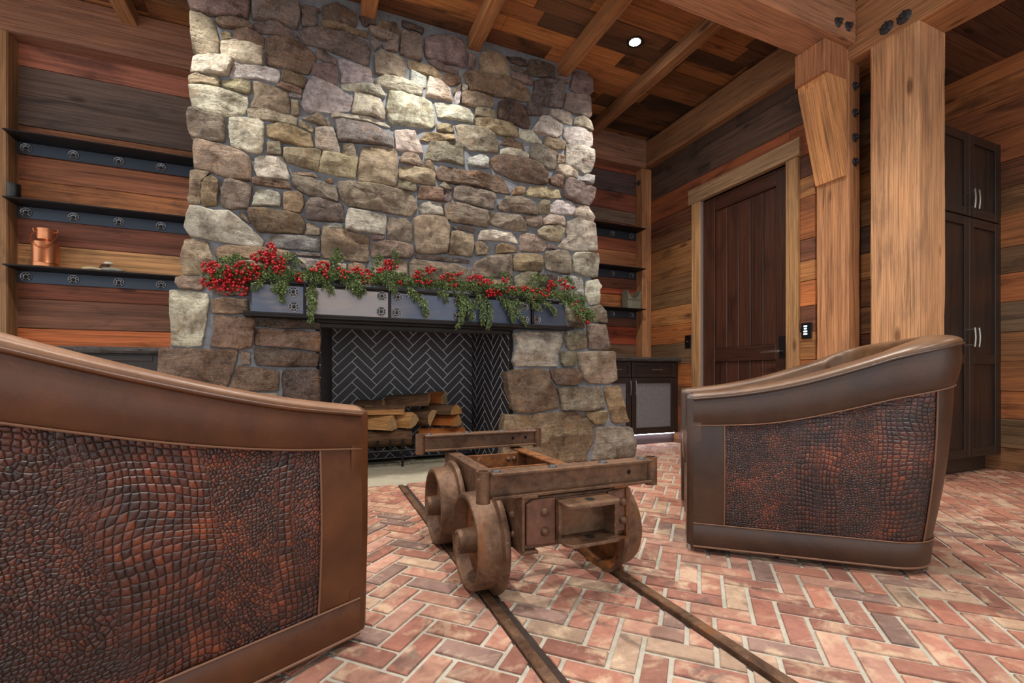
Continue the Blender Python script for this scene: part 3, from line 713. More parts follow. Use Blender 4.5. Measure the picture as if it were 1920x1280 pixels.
PAL = dict(c=(214, 205, 188), w=(208, 206, 198), t=(172, 156, 132), o=(172, 149, 118), b=(138, 116, 96), d=(106, 90, 80), p=(140, 124, 118), g=(154, 142, 124), s=(150, 147, 144))
STONES = {
(340, 0, 6.4): '''p 40,-560 430,-570 440,-330 50,-320
p 460,-560 900,-570 880,-350 470,-340
b 930,-560 1300,-520 1330,-330 920,-350
p 50,-300 380,-310 400,-70 60,-65
b 420,-310 830,-330 830,-70 430,-65
p 860,-330 1200,-320 1280,-90 860,-85
p 1230,-310 1560,-260 1600,-60 1320,-80
p 60,-40 820,-40 835,60 805,240 740,215 560,205 400,215 130,135 95,95
p 850,-60 1290,-60 1420,60 1440,180 1395,370 1250,320 1130,255 860,250 845,180
p 1440,75 1600,80 1635,200 1640,325 1450,330 1440,200
t 105,165 250,180 400,250 430,350 465,500 455,650 430,685 230,680 140,610 115,380
b 415,235 560,215 780,260 865,310 870,375 760,350 580,355 450,330 415,280
o 470,400 590,370 620,480 490,490
b 640,355 800,355 1005,450 1000,590 880,560 645,500 630,400
p 870,270 1120,255 1220,320 1400,430 1455,530 1300,500 1180,430 1050,420 880,400
b 1020,440 1140,425 1450,530 1560,600 1620,690 1610,760 1530,905 1400,880 1200,830 1015,785 1020,600
c 470,500 640,510 860,570 985,600 985,800 940,805 640,730 560,705 470,690
c 140,690 400,685 600,720 635,770 580,910 470,920 110,880 120,790
w 640,755 700,790 960,810 1180,840 1190,920 1160,1005 920,955 620,950 575,920
t 90,900 160,885 430,915 470,980 460,1045 300,1035 90,1005 80,950
t 480,970 690,960 840,990 835,1130 790,1135 600,1080 490,1040
b 1215,850 1500,935 1490,1060 1440,1070 1190,990 1205,920
b 1130,1030 1200,995 1440,1085 1455,1150 1280,1100
s 1285,1105 1450,1155 1440,1195 1290,1165
p 1610,605 1700,605 1860,720 1860,790 1760,770 1620,700
p 1590,760 1640,750 1880,815 1885,930 1865,1070 1780,1040 1560,920 1570,850''',
(340, 160, 6.4): '''c 80,-5 330,25 520,75 800,130 810,240 770,340 640,370 500,390 300,340 130,280 105,150
t 860,-40 960,-40 1275,80 1310,240 1305,345 1190,330 825,260 875,150
t 1320,185 1400,190 1415,380 1320,370
w 1560,-95 1600,-78 1900,62 2065,162 2020,322 1780,347 1620,325 1500,345 1430,240 1460,110 1490,10
g 85,290 130,285 250,340 490,395 535,440 525,690 430,680 150,620 90,590 65,460 60,370
c 580,410 760,395 930,400 1000,450 990,620 975,820 900,825 600,750 580,680 570,500
t 790,275 1000,280 1390,390 1390,490 1270,475 940,410 810,385 785,320
t 1410,410 1590,505 1580,580 1410,495
t 1450,410 1640,355 1780,450 1780,500 1650,490 1480,420
o 1025,480 1150,460 1400,510 1560,590 1590,750 1400,735 1200,685 1030,625
c 1610,510 1820,510 1850,600 1900,760 1910,830 1700,790 1610,750 1600,620
t 140,640 200,635 500,720 760,830 840,890 830,1165 560,1120 350,1040 160,1005 145,900
t 1030,690 1190,690 1210,850 1030,820
t 1230,755 1590,775 1690,790 1650,1045 1270,930 1225,860
c 880,870 940,840 1220,855 1260,950 1305,1100 1280,1140 1050,1120 900,1100 870,1000
b 850,1130 900,1120 1300,1170 1330,1255 1200,1240 860,1195
t 1330,1035 1600,1060 1640,1110 1340,1070''',
(320, 320, 6.4): '''t 235,5 400,0 480,30 380,110 370,290 360,400 220,400 195,330 225,250
o 400,95 500,60 570,110 585,200 565,425 400,440 370,380 375,150
g 650,130 720,110 880,145 990,190 960,330 935,460 720,475 620,440 600,370 630,200
c 1030,210 1150,225 1300,270 1320,330 1315,440 1100,430 975,430 985,330
o 1350,260 1530,250 1590,300 1605,400 1560,515 1345,480 1345,350
p 1620,400 1700,315 1800,330 2070,405 2078,620 1800,610 1640,590 1615,470
c 240,425 340,435 520,490 720,490 800,550 950,670 1130,840 1100,910 930,910 680,870 480,840 240,790 165,690 190,520
t 820,490 880,490 950,640 850,570
b 930,460 1180,455 1380,490 1580,540 1610,640 1600,770 1380,755 1060,745 960,630 920,520
t 1620,640 1690,620 1790,700 1790,785 1610,770
s 1810,625 1920,630 2070,655 2070,700 1810,690
s 1185,770 1500,775 1800,800 1795,980 1500,950 1230,930 1190,860
t 170,830 270,810 450,850 480,960 525,1090 400,1260 150,1250 100,1090 140,940
o 540,930 640,885 900,910 1120,920 1280,945 1430,975 1470,1050 1400,1120 800,1060 560,1060 525,1000
p 1480,980 1795,1000 1795,1045 1500,1020
c 1510,1045 1780,1075 1800,1180 1560,1180
t 540,1080 1000,1085 1420,1140 1460,1290 1000,1300 560,1290''',
(290, 500, 4.924): '''t 195,100 260,85 440,95 470,140 440,225 230,200 190,150
b 530,200 760,130 880,140 860,270 620,265 540,240
c 140,215 300,210 490,250 510,310 470,560 440,735 300,740 150,730 150,500 135,310
b 520,300 640,280 860,300 880,430 740,440 530,430
b 545,440 930,470 925,620 905,740 800,760 600,750 510,735 540,600
d 945,485 1200,480 1555,510 1520,580 1180,570 940,550
b 935,565 1200,575 1530,600 1540,700 1525,790 1300,760 1080,740 920,725
d 920,745 1050,745 1300,775 1525,800 1505,925 1200,925 940,910 915,830
b 40,755 100,745 780,765 755,880 710,1040 660,1140 400,1160 60,1150 25,950 30,850
t 795,775 885,785 885,905 800,900
b 765,905 1000,935 1150,960 1155,1050 1140,1145 900,1150 715,1130 705,1080
d 1185,950 1525,940 1530,1250 1190,1230 1170,1020
t 820,1170 1130,1160 1165,1220 1150,1350 800,1350
b 30,1175 380,1180 780,1190 760,1450 20,1450
b 1180,1270 1530,1270 1535,1640 1190,1640
g 0,1470 400,1475 760,1470 750,1800 -30,1800
t 800,1370 1160,1370 1160,1800 790,1800
b -40,1820 600,1820 600,2120 -70,2120
g 640,1820 1530,1820 1535,2010 650,2120
b 1190,1660 1530,1660 1530,1800 1190,1800''',
(590, 40, 6.4): '''b 75,0 140,-5 330,60 640,130 640,215 560,185 440,160 330,110 230,110 80,65
d 80,-180 260,-200 500,-90 520,30 490,75 300,40 100,-20
p -195,110 -130,75 100,75 260,120 440,165 620,240 680,350 660,480 640,565 480,480 270,405 150,350 0,310 -120,285 -170,190
p 640,85 720,100 1010,195 1000,250 820,240 660,160
p 670,180 720,200 780,320 720,370 665,260
p 790,290 880,245 1000,260 995,380 840,350
b 740,50 780,0 980,20 1020,120 1010,175 860,150 740,110
d 1040,0 1140,20 1320,110 1290,170 1180,130 1050,70
p 1040,110 1200,150 1270,190 1290,280 1280,490 1150,450 1020,400 1020,300
p 1310,210 1400,165 1560,180 1780,250 1815,400 1810,570 1680,530 1540,510 1320,440 1310,320
p 1350,480 1430,450 1560,515 1720,565 1730,640 1560,610 1430,560
o 1110,460 1280,500 1400,540 1530,640 1525,720 1380,670 1160,590 1110,530
g 705,400 790,345 870,380 960,390 1080,450 1095,600 1080,705 980,665 720,640 715,500
w 1140,595 1340,680 1330,800 1300,810 1150,720
b 1550,630 1640,620 1750,660 1760,740 1640,780 1540,740
w 270,440 340,450 670,590 690,670 690,770 540,740 320,745 300,600
c 720,700 850,640 900,660 1050,690 1220,780 1300,830 1290,900 1180,890 1030,850 820,800 740,770
c 1360,680 1500,740 1620,830 1650,980 1560,960 1450,930 1330,900 1340,800
c 310,760 480,745 780,790 860,915 700,890 470,850 320,820
t 1650,850 1755,750 1740,850 1660,880
w 1765,745 1830,790 1830,850 1760,850
w 1680,870 1740,870 1730,1010 1690,1015 1670,940
c 480,840 700,890 790,940 830,1050 850,1190 700,1150 440,1110 440,1050 470,930
c 880,850 1090,855 1290,915 1400,975 1430,1060 1450,1250 1400,1290 1240,1270 940,1240 870,1180 850,1040 870,940
c 200,1120 260,1115 620,1150 800,1200 920,1270 880,1275 700,1215 300,1160 195,1165
c 1430,980 1500,980 1650,1000 1860,1060 1910,1150 1900,1230 1800,1215 1650,1180 1470,1160 1450,1060
d 520,-60 720,-20 730,50 590,70
d -260,-120 -60,-140 60,-150 70,-100 -180,-90''',
(590, 200, 6.4): '''s 230,170 330,150 640,200 700,215 860,300 940,400 945,500 860,470 480,440 270,420 250,300
t 330,450 460,450 520,630 420,600 320,580
t 540,590 560,480 800,470 960,510 995,560 985,970 800,930 520,890 505,800 520,680
t 100,540 300,570 520,630 490,870 280,835 30,780 70,640
c 950,285 1100,290 1200,310 1310,570 1180,550 970,520
o 1260,400 1330,310 1480,310 1680,345 1690,405 1560,420 1330,420
t 1460,200 1560,200 1670,260 1660,330 1530,310 1460,300
g 1380,420 1560,425 1690,420 1790,440 1795,720 1600,670 1390,650 1310,640 1340,540
t 1015,630 1070,550 1240,590 1300,680 1295,735 1100,690 1010,670
o 1310,650 1380,645 1445,740 1430,770 1310,740
t 1020,715 1180,710 1450,780 1450,950 1240,930 1010,870 1000,780
t 1000,890 1220,910 1225,1010 1190,1030 990,980
b 1440,765 1520,710 1800,770 2000,800 2220,835 2290,900 2350,1055 2180,1035 2060,990 1900,965 1700,940 1480,890 1450,830
b 1240,960 1400,960 1540,985 1540,1145 1380,1120 1230,1110
g 1480,960 1550,905 1650,960 1650,1000 1560,990
p 1545,1005 1640,1010 1640,1150 1545,1145
g 275,900 430,890 640,930 1040,1000 1160,1040 1220,1130 1235,1230 1160,1325 1000,1300 800,1260 540,1220 400,1195 330,1130 285,1020
c 1260,1180 1350,1140 1520,1150 1540,1310 1480,1310 1280,1290 1245,1240
g -275,822 -150,818 0,880 265,965 300,1090 290,1150 150,1118 -68,1078 -240,985 -280,900
o 120,890 200,860 225,925 150,920''',
(590, 350, 6.4): '''c 400,270 440,265 860,335 865,420 840,585 700,570 500,545 370,520 360,400
g 885,360 1080,380 1160,440 1170,600 1165,675 1050,660 860,640 870,470
t 1180,390 1240,355 1450,350 1580,385 1600,440 1630,470 1590,800 1400,815 1210,800 1190,600
t 80,500 200,510 350,520 480,560 600,570 660,590 650,915 430,900 90,860 75,650
p 680,580 840,600 830,640 690,640
g 690,660 880,650 1100,680 1180,720 1190,820 1140,865 900,850 670,850 670,740
p 1210,815 1400,820 1860,875 1850,925 1600,900 1210,860
t 1130,890 1200,870 1420,910 1700,920 1850,990 1855,1150 1130,1150
t 700,900 800,870 1050,870 1110,900 1110,1150 700,1150
o 395,930 480,910 600,940 620,1150 400,1150
o 0,880 190,885 190,1120 0,1120
c 215,890 380,930 380,1120 210,1120''',
(840, 80, 6.4): '''p 240,135 320,150 330,200 310,340 235,320
t 380,150 460,80 560,130 700,190 745,320 740,430 600,400 360,345
d 690,160 940,210 940,290 860,280 740,240
p 745,265 860,290 940,340 935,390 840,370 760,320
d 960,220 1060,220 1280,285 1280,430 1180,430 960,400 940,330
p 760,370 880,380 1005,450 1005,520 900,490 760,430
b 170,370 240,325 500,370 740,430 870,480 960,550 995,640 980,715 900,715 540,650 250,580 200,450
p 1030,460 1160,450 1350,475 1375,560 1370,700 1360,800 1200,770 1090,745 1000,690 1020,560
p 1290,410 1450,460 1450,500 1290,460
p 1500,350 1560,340 1720,410 1745,580 1700,640 1560,620 1455,570 1480,430
p 1400,610 1480,620 1700,660 1710,900 1680,920 1500,850 1380,790 1395,690
t 155,610 230,600 400,640 540,690 535,800 460,805 300,785 150,740
t 320,800 480,810 575,850 580,930 470,915 320,890
d 610,715 900,750 945,800 985,950 965,1055 830,1000 600,930 590,800
p 945,730 1000,730 1215,790 1215,860 1120,880 960,880 940,800
c 1230,800 1300,800 1460,860 1495,920 1480,990 1360,960 1230,870
t 330,905 500,930 760,960 820,1030 840,1140 640,1130 500,1060 330,1000
c 1510,900 1600,895 1700,960 1735,1070 1600,1020 1500,980
w 1130,870 1200,880 1370,990 1360,1110 1290,1160 1180,1130 980,1070 1060,960
w 840,1030 960,1050 1130,1180 1120,1220 960,1200 850,1140
t 1150,1150 1220,1130 1410,1190 1410,1230 1390,1290 1270,1280 1140,1220
w 1390,1020 1580,1000 1730,1080 1735,1240 1690,1260 1430,1210 1380,1120''',
(840, 230, 6.4): '''g 80,45 130,20 250,40 450,70 560,160 605,260 600,370 450,360 250,340 120,230 100,110
b 620,260 680,190 760,190 890,240 920,340 860,330 720,290
c 620,330 700,300 860,345 970,390 970,440 860,425 620,375
g 985,270 1100,255 1250,290 1310,360 1300,450 1290,560 1200,570 1080,500 980,430
t 1310,380 1385,390 1385,490 1300,490
c 1410,280 1440,255 1620,290 1740,340 1745,500 1720,590 1640,620 1500,540 1395,490
w 230,440 420,370 490,430 480,550 400,550 235,510
b 500,450 560,390 720,400 960,450 1100,520 1190,640 1190,740 1100,750 800,700 560,590 510,510
c 1300,510 1440,520 1550,610 1540,690 1400,650 1290,590
w 1570,690 1650,620 1750,640 1740,740 1680,720
b 1210,670 1300,620 1380,660 1375,790 1300,770 1215,740
p 1400,680 1440,665 1640,720 1780,790 1760,900 1700,1000 1540,970 1380,900 1370,780
o 770,800 860,770 920,790 900,870 770,870
t 930,830 990,760 1200,770 1330,810 1355,910 1200,915 930,880
g 60,790 150,745 330,800 560,850 570,920 540,1050 330,1010 60,920
g 590,1020 620,950 700,880 860,890 980,930 1070,1030 1070,1120 900,1095 620,1060
t 1090,960 1130,930 1210,950 1210,1100 1090,1100
w 1225,990 1300,930 1460,950 1530,1010 1500,1120 1350,1100 1220,1070
c 1520,1030 1580,985 1690,1010 1750,1140 1740,1220 1640,1190 1510,1120
g -50,980 20,955 130,960 300,1020 470,1070 505,1210 470,1265 250,1230 60,1200 -30,1160 -50,1060
g 490,1070 620,1080 860,1120 940,1210 950,1310 800,1300 600,1260 510,1220
g 900,1130 960,1115 1110,1130 1135,1240 1060,1260 960,1240''',
(840, 370, 6.4): '''c 1130,265 1200,210 1380,235 1400,310 1390,355 1240,330 1140,330
g 1060,400 1130,350 1320,335 1395,370 1380,480 1330,540 1180,520 1080,460
c 1420,290 1540,250 1600,280 1740,320 1755,500 1770,650 1680,660 1480,640 1310,600 1340,550 1420,480 1410,380
p 50,360 180,340 320,375 320,430 200,400 60,390
t 35,420 100,400 310,440 315,560 280,720 150,700 0,690 10,560
c 370,410 520,390 760,420 800,470 840,560 700,530 500,520 350,520
t 320,560 350,525 430,550 480,620 470,690 330,705
o 560,600 600,560 700,560 800,580 835,660 700,670 575,680
g 860,450 920,420 1030,450 1180,540 1190,590 1140,660 850,650
p 1190,560 1310,590 1290,630 1180,620
g 480,700 640,680 750,690 775,800 770,960 640,970 270,950 270,860 330,770
o 780,680 960,670 1120,700 1130,800 1120,895 960,890 790,885 770,780
g 1160,650 1310,630 1430,650 1460,780 1460,930 1340,915 1170,870 1155,740
c 1490,700 1520,660 1800,670 1815,740 1790,950 1740,960 1590,930 1475,880
g 780,960 880,890 1060,900 1070,1150 900,1150 800,1150
d 1080,910 1300,930 1300,1100 1080,1100
w 1310,935 1600,950 1620,1000 1630,1180 1480,1200 1310,1150
c 1650,1010 1780,980 1830,1070 1800,1110 1815,1280 1700,1300 1640,1180
t 270,985 740,990 770,1150 270,1150''',
(930, 520, 6.4): '''g 1060,400 1110,350 1230,335 1310,400 1325,550 1240,540 1100,535
t 840,320 930,330 1050,450 1060,530 1000,550 860,530 830,400
b 830,555 1060,560 1060,610 840,610
g 1090,545 1310,565 1340,700 1365,850 1310,880 1100,860 1085,700
w 195,670 320,640 780,650 800,760 750,900 740,1075 500,1065 230,1070 190,1010 240,800
g 820,660 1050,635 1085,850 900,880 850,850 810,740
g 765,900 800,880 950,885 970,1060 800,1080 765,1010
t 965,900 1050,885 1410,885 1450,1080 1455,1230 1350,1280 1100,1270 1020,1200 985,1060''',
(930, 680, 6.4): '''b 120,120 200,80 500,60 630,100 640,220 720,320 755,540 600,580 400,605 250,600 190,540 150,300
b 640,70 980,65 1010,130 1005,220 960,275 720,265 660,180
g 720,300 800,285 1250,290 1285,400 1310,550 1100,575 780,570 760,430
o 1290,285 1490,275 1510,400 1530,520 1600,710 1450,730 1380,700 1340,520 1300,400
o 1060,590 1310,570 1320,660 1280,740 1180,740 1100,670
b 110,620 400,620 620,600 920,580 1100,660 1170,740 1160,950 1090,1100 1090,1220 600,1235 80,1245 90,750
g 1200,760 1630,765 1650,1000 1660,1130 1140,1200 1180,1000''',
}
def resample(poly, n):
    """cut the corners a little and divide every edge, keeping the angular outline"""
    P = [Vector(p) for p in poly]; Q = []
    for i in range(len(P)):
        a, c = P[i], P[(i+1) % len(P)]
        Q += [a.lerp(c, 0.07), a.lerp(c, 0.93)]
    P = Q; L = [(P[(i+1) % len(P)]-P[i]).length for i in range(len(P))]; tot = sum(L); out = []
    for i in range(len(P)):
        m = max(1, round(n*L[i]/tot))
        out += [P[i].lerp(P[(i+1) % len(P)], k/m) for k in range(m)]
    return out
SEED = [0]
def stone(poly, code):
    SEED[0] += 1; sd = SEED[0]*3.7
    P3 = [onstone(x, y) for x, y in poly]
    P = [Vector((p.x, max(p.z, 0.003))) for p in P3]
    per = sum((P[i]-P[i-1]).length for i in range(len(P)))
    n = 20 if per < 0.6 else 30
    P = resample(P, n); n = len(P)
    c = sum(P, Vector((0, 0)))/n
    ar = abs(area2([(p.x, p.y) for p in P])); sz = math.sqrt(ar)
    Hh = 0.016 + min(0.034, sz*0.12) + R.uniform(-0.006, 0.014)
    pl = []
    for _ in range(R.choice((3, 4, 5))):
        a = R.uniform(0, 2*PI); pl.append((math.cos(a), math.sin(a), R.uniform(0.05, 0.42), R.uniform(0.75, 1.35)*Hh))
    if R.random() < 0.7: pl.append((0, 1, R.uniform(0.1, 0.4), Hh*R.uniform(0.9, 1.2)))   # upper part tips back, the ledge catches light
    rings = [(1.0, -1), (1.0, 0.30), (0.982, 0.72), (0.955, 0.9), (0.87, 1), (0.70, 1), (0.5, 1), (0.3, 1), (0.13, 1)]
    v = []; f = []
    for k, e in rings:
        for p in P:
            q = c+(p-c)*k
            if e < 0: d = -0.10
            else:
                d = min(w[3]+w[2]*((q.x-c.x)*w[0]+(q.y-c.y)*w[1]) for w in pl)
                d = max(d, Hh*0.25)*e
                d += (noise.noise(Vector((q.x*16+sd, q.y*16, sd)))*0.010 + noise.noise(Vector((q.x*45+sd, q.y*45, sd)))*0.006)*(0.35+0.65*e)
            j = 0.0
            if 0.9 < k: j = noise.noise(Vector((q.x*38+sd, q.y*38, 3.1)))*0.006
            qq = q+(q-c).normalized()*j if (q-c).length > 1e-6 else q
            v.append((qq.x, yf(qq.y)-d, max(qq.y, 0.001)))
    q = c; d = min(w[3] for w in pl); v.append((q.x, yf(q.y)-d, q.y))
    for r_ in range(len(rings)-1):
        for k in range(n): f.append((r_*n+k, r_*n+(k+1) % n, (r_+1)*n+(k+1) % n, (r_+1)*n+k))
    m = (len(rings)-1)*n
    for k in range(n): f.append((m+k, m+(k+1) % n, len(v)-1))
    o3 = Vector((c.x, yf(c.y), c.y))
    me = mesh_of([Vector(p)-o3 for p in v], f, sharp=0.62)
    base = PAL[code]; kk = R.uniform(0.9, 1.1)
    link('stone', me, M_stone, FP, Matrix.Translation(o3), tuple(min(255, q*kk*(1+R.uniform(-0.03, 0.03))) for q in base))
for (ox, oy, sc), txt in STONES.items():
    for line in txt.splitlines():
        code, *pts = line.split()
        stone([(ox+float(a)/sc, oy+float(b_)/sc) for a, b_ in (q.split(',') for q in pts)], code)
print('stones', SEED[0])

# firebox: three walls lined with herringbone tiles
def tiled(name, p0, p1, z1, X0, Y0):
    """wall from p0 to p1 (plan points, seen from the room), height z1"""
    d = Vector((p1[0]-p0[0], p1[1]-p0[1], 0)); L = d.length; d.normalize(); nrm = Vector((d.y, -d.x, 0))
    M = Matrix(((d.x, 0, -nrm.x*-1, p0[0]), (d.y, 0, nrm.y, p0[1]), (0, 1, 0, 0), (0, 0, 0, 1)))
    mb = MB(); mb.box((0.003, 0, -0.004), (L-0.003, z1, 0.0005)); w = mb.build(name, M_tilegrout, FP, M)
    mb = MB(); mb.box((0, 0, -0.03), (L, z1, -0.004)); mb.build('backing', M_dark, w, M)
    for P, kind, c in herring(0.219, 0.0612, 0.0065, 0, L, 0, z1, X0, Y0):
        q = P
        for n_, dd in (((-1, 0), -0.002), ((1, 0), L-0.002), ((0, -1), -0.002), ((0, 1), z1-0.002)): q = clip_poly(q, n_, dd) if len(q) > 2 else q
        if len(q) < 3 or abs(area2(q)) < 0.0002: continue
        v, f = prism(q, -0.004, 0.002, 0.0012)
        cc = (sum(a[0] for a in q)/len(q), sum(a[1] for a in q)/len(q))
        link('tile', fixn(mesh_of([(a[0]-cc[0], a[1]-cc[1], a[2]) for a in v], f)), M_tile, w, M @ Matrix.Translation((cc[0], cc[1], 0)))
    return w
tiled('firebox_back', (0.117, 4.06), (1.322, 4.06), 1.12, 0.045, 0.03)
tiled('firebox_side', (0.025, 3.405), (0.117, 4.06), 1.12, 0.1, 0.0)
tiled('firebox_side', (1.322, 4.06), (1.417, 3.405), 1.12, 0.1, 0.0)
mb = MB(); mb.box((0.03, 3.45, 1.105), (1.42, 4.1, 1.14)); mb.build('firebox_lid', M_dark, FP)
mb = MB(); mb.box((0.10, 3.955, -0.01), (1.34, 4.06, 0.004)); mb.build('firebox_floor', M_dark, FP)
mb = MB(); mb.box((0.0, 3.36, 1.075), (1.45, 3.60, 1.098), 0.003); mb.box((0.02, 3.40, 1.045), (1.43, 3.43, 1.075), 0.003); mb.build('lintel', M_steel_dark, FP)

# ------------------------------------------------------------------ the steel mantel with its medallions
def medallion_mesh(r=1.0):
    mb = MB(); n = 20
    mb.lathe([(0, 0.06), (0.98, 0.06), (1.0, 0.0)], n)
    mb.cur = 1
    ring = [(0.86, 0.06), (0.88, 0.13), (0.96, 0.15), (1.0, 0.1), (1.0, 0.0)]; mb.lathe(ring, n)
    mb.lathe([(0.36, 0.06), (0.38, 0.2), (0.48, 0.22), (0.52, 0.06)], 14)
    for k in range(4):
        a = PI/4+k*PI/2; mb.tube([(0.45*math.cos(a), 0.45*math.sin(a), 0.12), (0.9*math.cos(a), 0.9*math.sin(a), 0.12)], 0.1, 6)
        a = k*PI/2; mb.tube([(0.62*math.cos(a-0.25), 0.62*math.sin(a-0.25), 0.1), (0.72*math.cos(a), 0.72*math.sin(a), 0.1), (0.62*math.cos(a+0.25), 0.62*math.sin(a+0.25), 0.1)], 0.06, 5)
    mb.cur = 0
    mb.lathe([(0, 0.42), (0.16, 0.38), (0.24, 0.2), (0.26, 0.06)], 10)
    me = mb.mesh(sharp=0.7); return me
ME_MED = medallion_mesh()
ME_MED.materials.append(M_boltiron); ME_MED.materials.append(M_pewter)
QF = Matrix.Rotation(PI/2, 4, 'X')      # local z -> world -y
def medallion(parent, p, r): return link('medallion', ME_MED, None, parent, Matrix.Translation(p) @ QF @ Matrix.Scale(r, 4))
YM = 3.30
MT = thing('mantel', 'blued steel box mantel with cast medallions above the firebox', 'mantel', (0.75, 3.38, 1.09))
zb, zt = 1.112, 1.318
xs = lambda px_: pyy(px_, 600, YM).x
mb = MB(); mb.box((-0.37, YM+0.012, zb), (1.868, yf(1.2)+0.02, zt-0.03)); mb.build('mantel_body', M_steel_dark, MT)
mb = MB(); mb.box((-0.375, YM-0.004, zt-0.008), (1.873, YM+0.03, zt+0.006), 0.002); mb.box((-0.375, YM+0.1, zt-0.008), (1.873, yf(1.3)+0.02, zt+0.006), 0.002); mb.box((-0.37, YM+0.03, zt-0.03), (1.868, YM+0.1, zt-0.02)); mb.build('mantel_tray', M_steel_dark, MT)
mb = MB(); mb.box((-0.42, YM-0.012, zb-0.02), (1.95, yf(1.1)+0.03, zb-0.006), 0.002); mb.box((-0.42, YM-0.012, zb-0.006), (1.95, YM-0.006, zb+0.008), 0.001); mb.build('mantel_base', M_steel_dark, MT)
pan = [(472, 569), (574, 728), (733, 871), (876, 995), (1001, 1060)]
med = [[(550, 547), (551, 575)], [(582, 550), (582, 577), (716, 555), (715, 584)], [(746, 557), (744, 586), (858, 565), (858, 592)], [(886, 568), (884, 593), (985, 574), (984, 599)], [(1007, 575), (1007, 599)]]
for (a, c), ms, mm in zip(pan, med, (M_steel, M_steel_w, M_steel, M_steel_b, M_steel_b)):
    p = bx('mantel_panel', (xs(a), YM, zb+0.004), (xs(c), YM+0.014, zt-0.022), mm, MT, 'x', None, 0.0015)
    for q in ms: medallion(p, pyy(q[0], q[1], YM-0.0005), 0.033)
for q in (571.5, 730.5, 873.5, 998): bx('mantel_divider', (xs(q)-0.006, YM-0.010, zb-0.004), (xs(q)+0.006, YM+0.012, zt-0.006), M_steel_dark, MT, 'z', None, 0.001)

# ------------------------------------------------------------------ steel shelves
def shelf(x0, x1, z, meds, label, group):
    t = thing('steel_shelf', label, 'shelf', ((x0+x1)/2, 4.3, z), group=group)
    bx('shelf_plate', (x0, 4.19, z), (x1, 4.382, z+0.010), M_steel_dark, t, 'x', None, 0.001)
    s = bx('back_strap', (x0, 4.362, z-0.085), (x1, 4.374, z-0.001), M_strap, t, 'x', None, 0.001)
    for x in meds: medallion(s, (x, 4.3615, z-0.043), 0.033)
lx = [pyy(a, 300, 4.36).x for a in (49, 138, 223, 302)]
for z, lab in ((2.372, 'top dark steel shelf left of the fireplace'), (1.917, 'middle dark steel shelf left of the fireplace holding a black candle'), (1.461, 'lowest dark steel shelf left of the fireplace holding a copper can')):
    shelf(-1.943, -0.66, z, lx, lab, 'left recess shelves')
rx = [pyy(a, 440, 4.36).x for a in (1148, 1184)]
for z, lab in ((2.362, 'top dark steel shelf right of the fireplace'), (1.911, 'middle dark steel shelf right of the fireplace'), (1.455, 'lowest dark steel shelf right of the fireplace holding a grey box')):
    shelf(2.2, 3.417, z, [rx[0]-0.27]+rx, lab, 'right recess shelves')

# copper can
p = pyy(86, 498, 4.28); zs = 1.472
t = thing('copper_can', 'brushed copper milk can with wire handle on the left shelf', 'milk can', (p.x, 4.28, zs))
mb = MB(); mb.lathe([(0, 0.002), (0.068, 0.002), (0.071, 0.006), (0.071, 0.03), (0.0725, 0.033), (0.071, 0.036), (0.071, 0.168), (0.069, 0.178), (0.050, 0.198), (0.047, 0.2)], 32)
mb.build('body', M_copper, t, Matrix.Translation((p.x, 4.28, zs)), sharp=0.5)
mb = MB(); mb.lathe([(0.047, 0.198), (0.0475, 0.21), (0.047, 0.262), (0.050, 0.268), (0.050, 0.274), (0.047, 0.276), (0.044, 0.27), (0.043, 0.2)], 28)
mb.build('neck', M_copper, t, Matrix.Translation((p.x, 4.28, zs)), sharp=0.5)
mb = MB(); pts = []
for k in range(17):
    a = PI*k/16; pts.append((-0.066*math.cos(a)*(1+0.22*math.sin(a)), -0.085*math.sin(a), 0.258-0.125*math.sin(a)))
mb.tube(pts, 0.003, 6)
for s_ in (-1, 1): mb.tube([(s_*0.046, 0, 0.255), (s_*0.066, 0, 0.26), (s_*0.066, -0.004, 0.276)], 0.004, 6)
mb.build('wire_handle', M_copper, t, Matrix.Translation((p.x, 4.28, zs)))
# candle
p = pyy(25, 364, 4.27); zs = 1.928
t = thing('candle_tumbler', 'small black candle tumbler with faint gold print on the left shelf', 'candle', (-1.900, 4.226, zs))
Mc = Matrix.Translation((-1.900, 4.226, zs)) @ Matrix.Scale(0.95, 4)
mb = MB(); mb.lathe([(0, 0.001), (0.034, 0.001), (0.036, 0.004), (0.038, 0.098), (0.036, 0.099), (0.034, 0.07), (0, 0.07)], 24); mb.build('tumbler', M_black, t, Mc, sharp=0.6)
mb = MB()
for k, (a, z) in enumerate(((-1.75, 0.062), (-1.6, 0.07), (-1.45, 0.058), (-1.68, 0.045), (-1.5, 0.04), (-1.6, 0.03))):
    x, y = 0.0378*math.cos(a), 0.0378*math.sin(a); mb.tube([(x-0.004, y-0.0005, z), (x+0.004, y-0.0005, z+0.006)], 0.0012, 5)
mb.build('gold_print', M_copper, t, Mc)
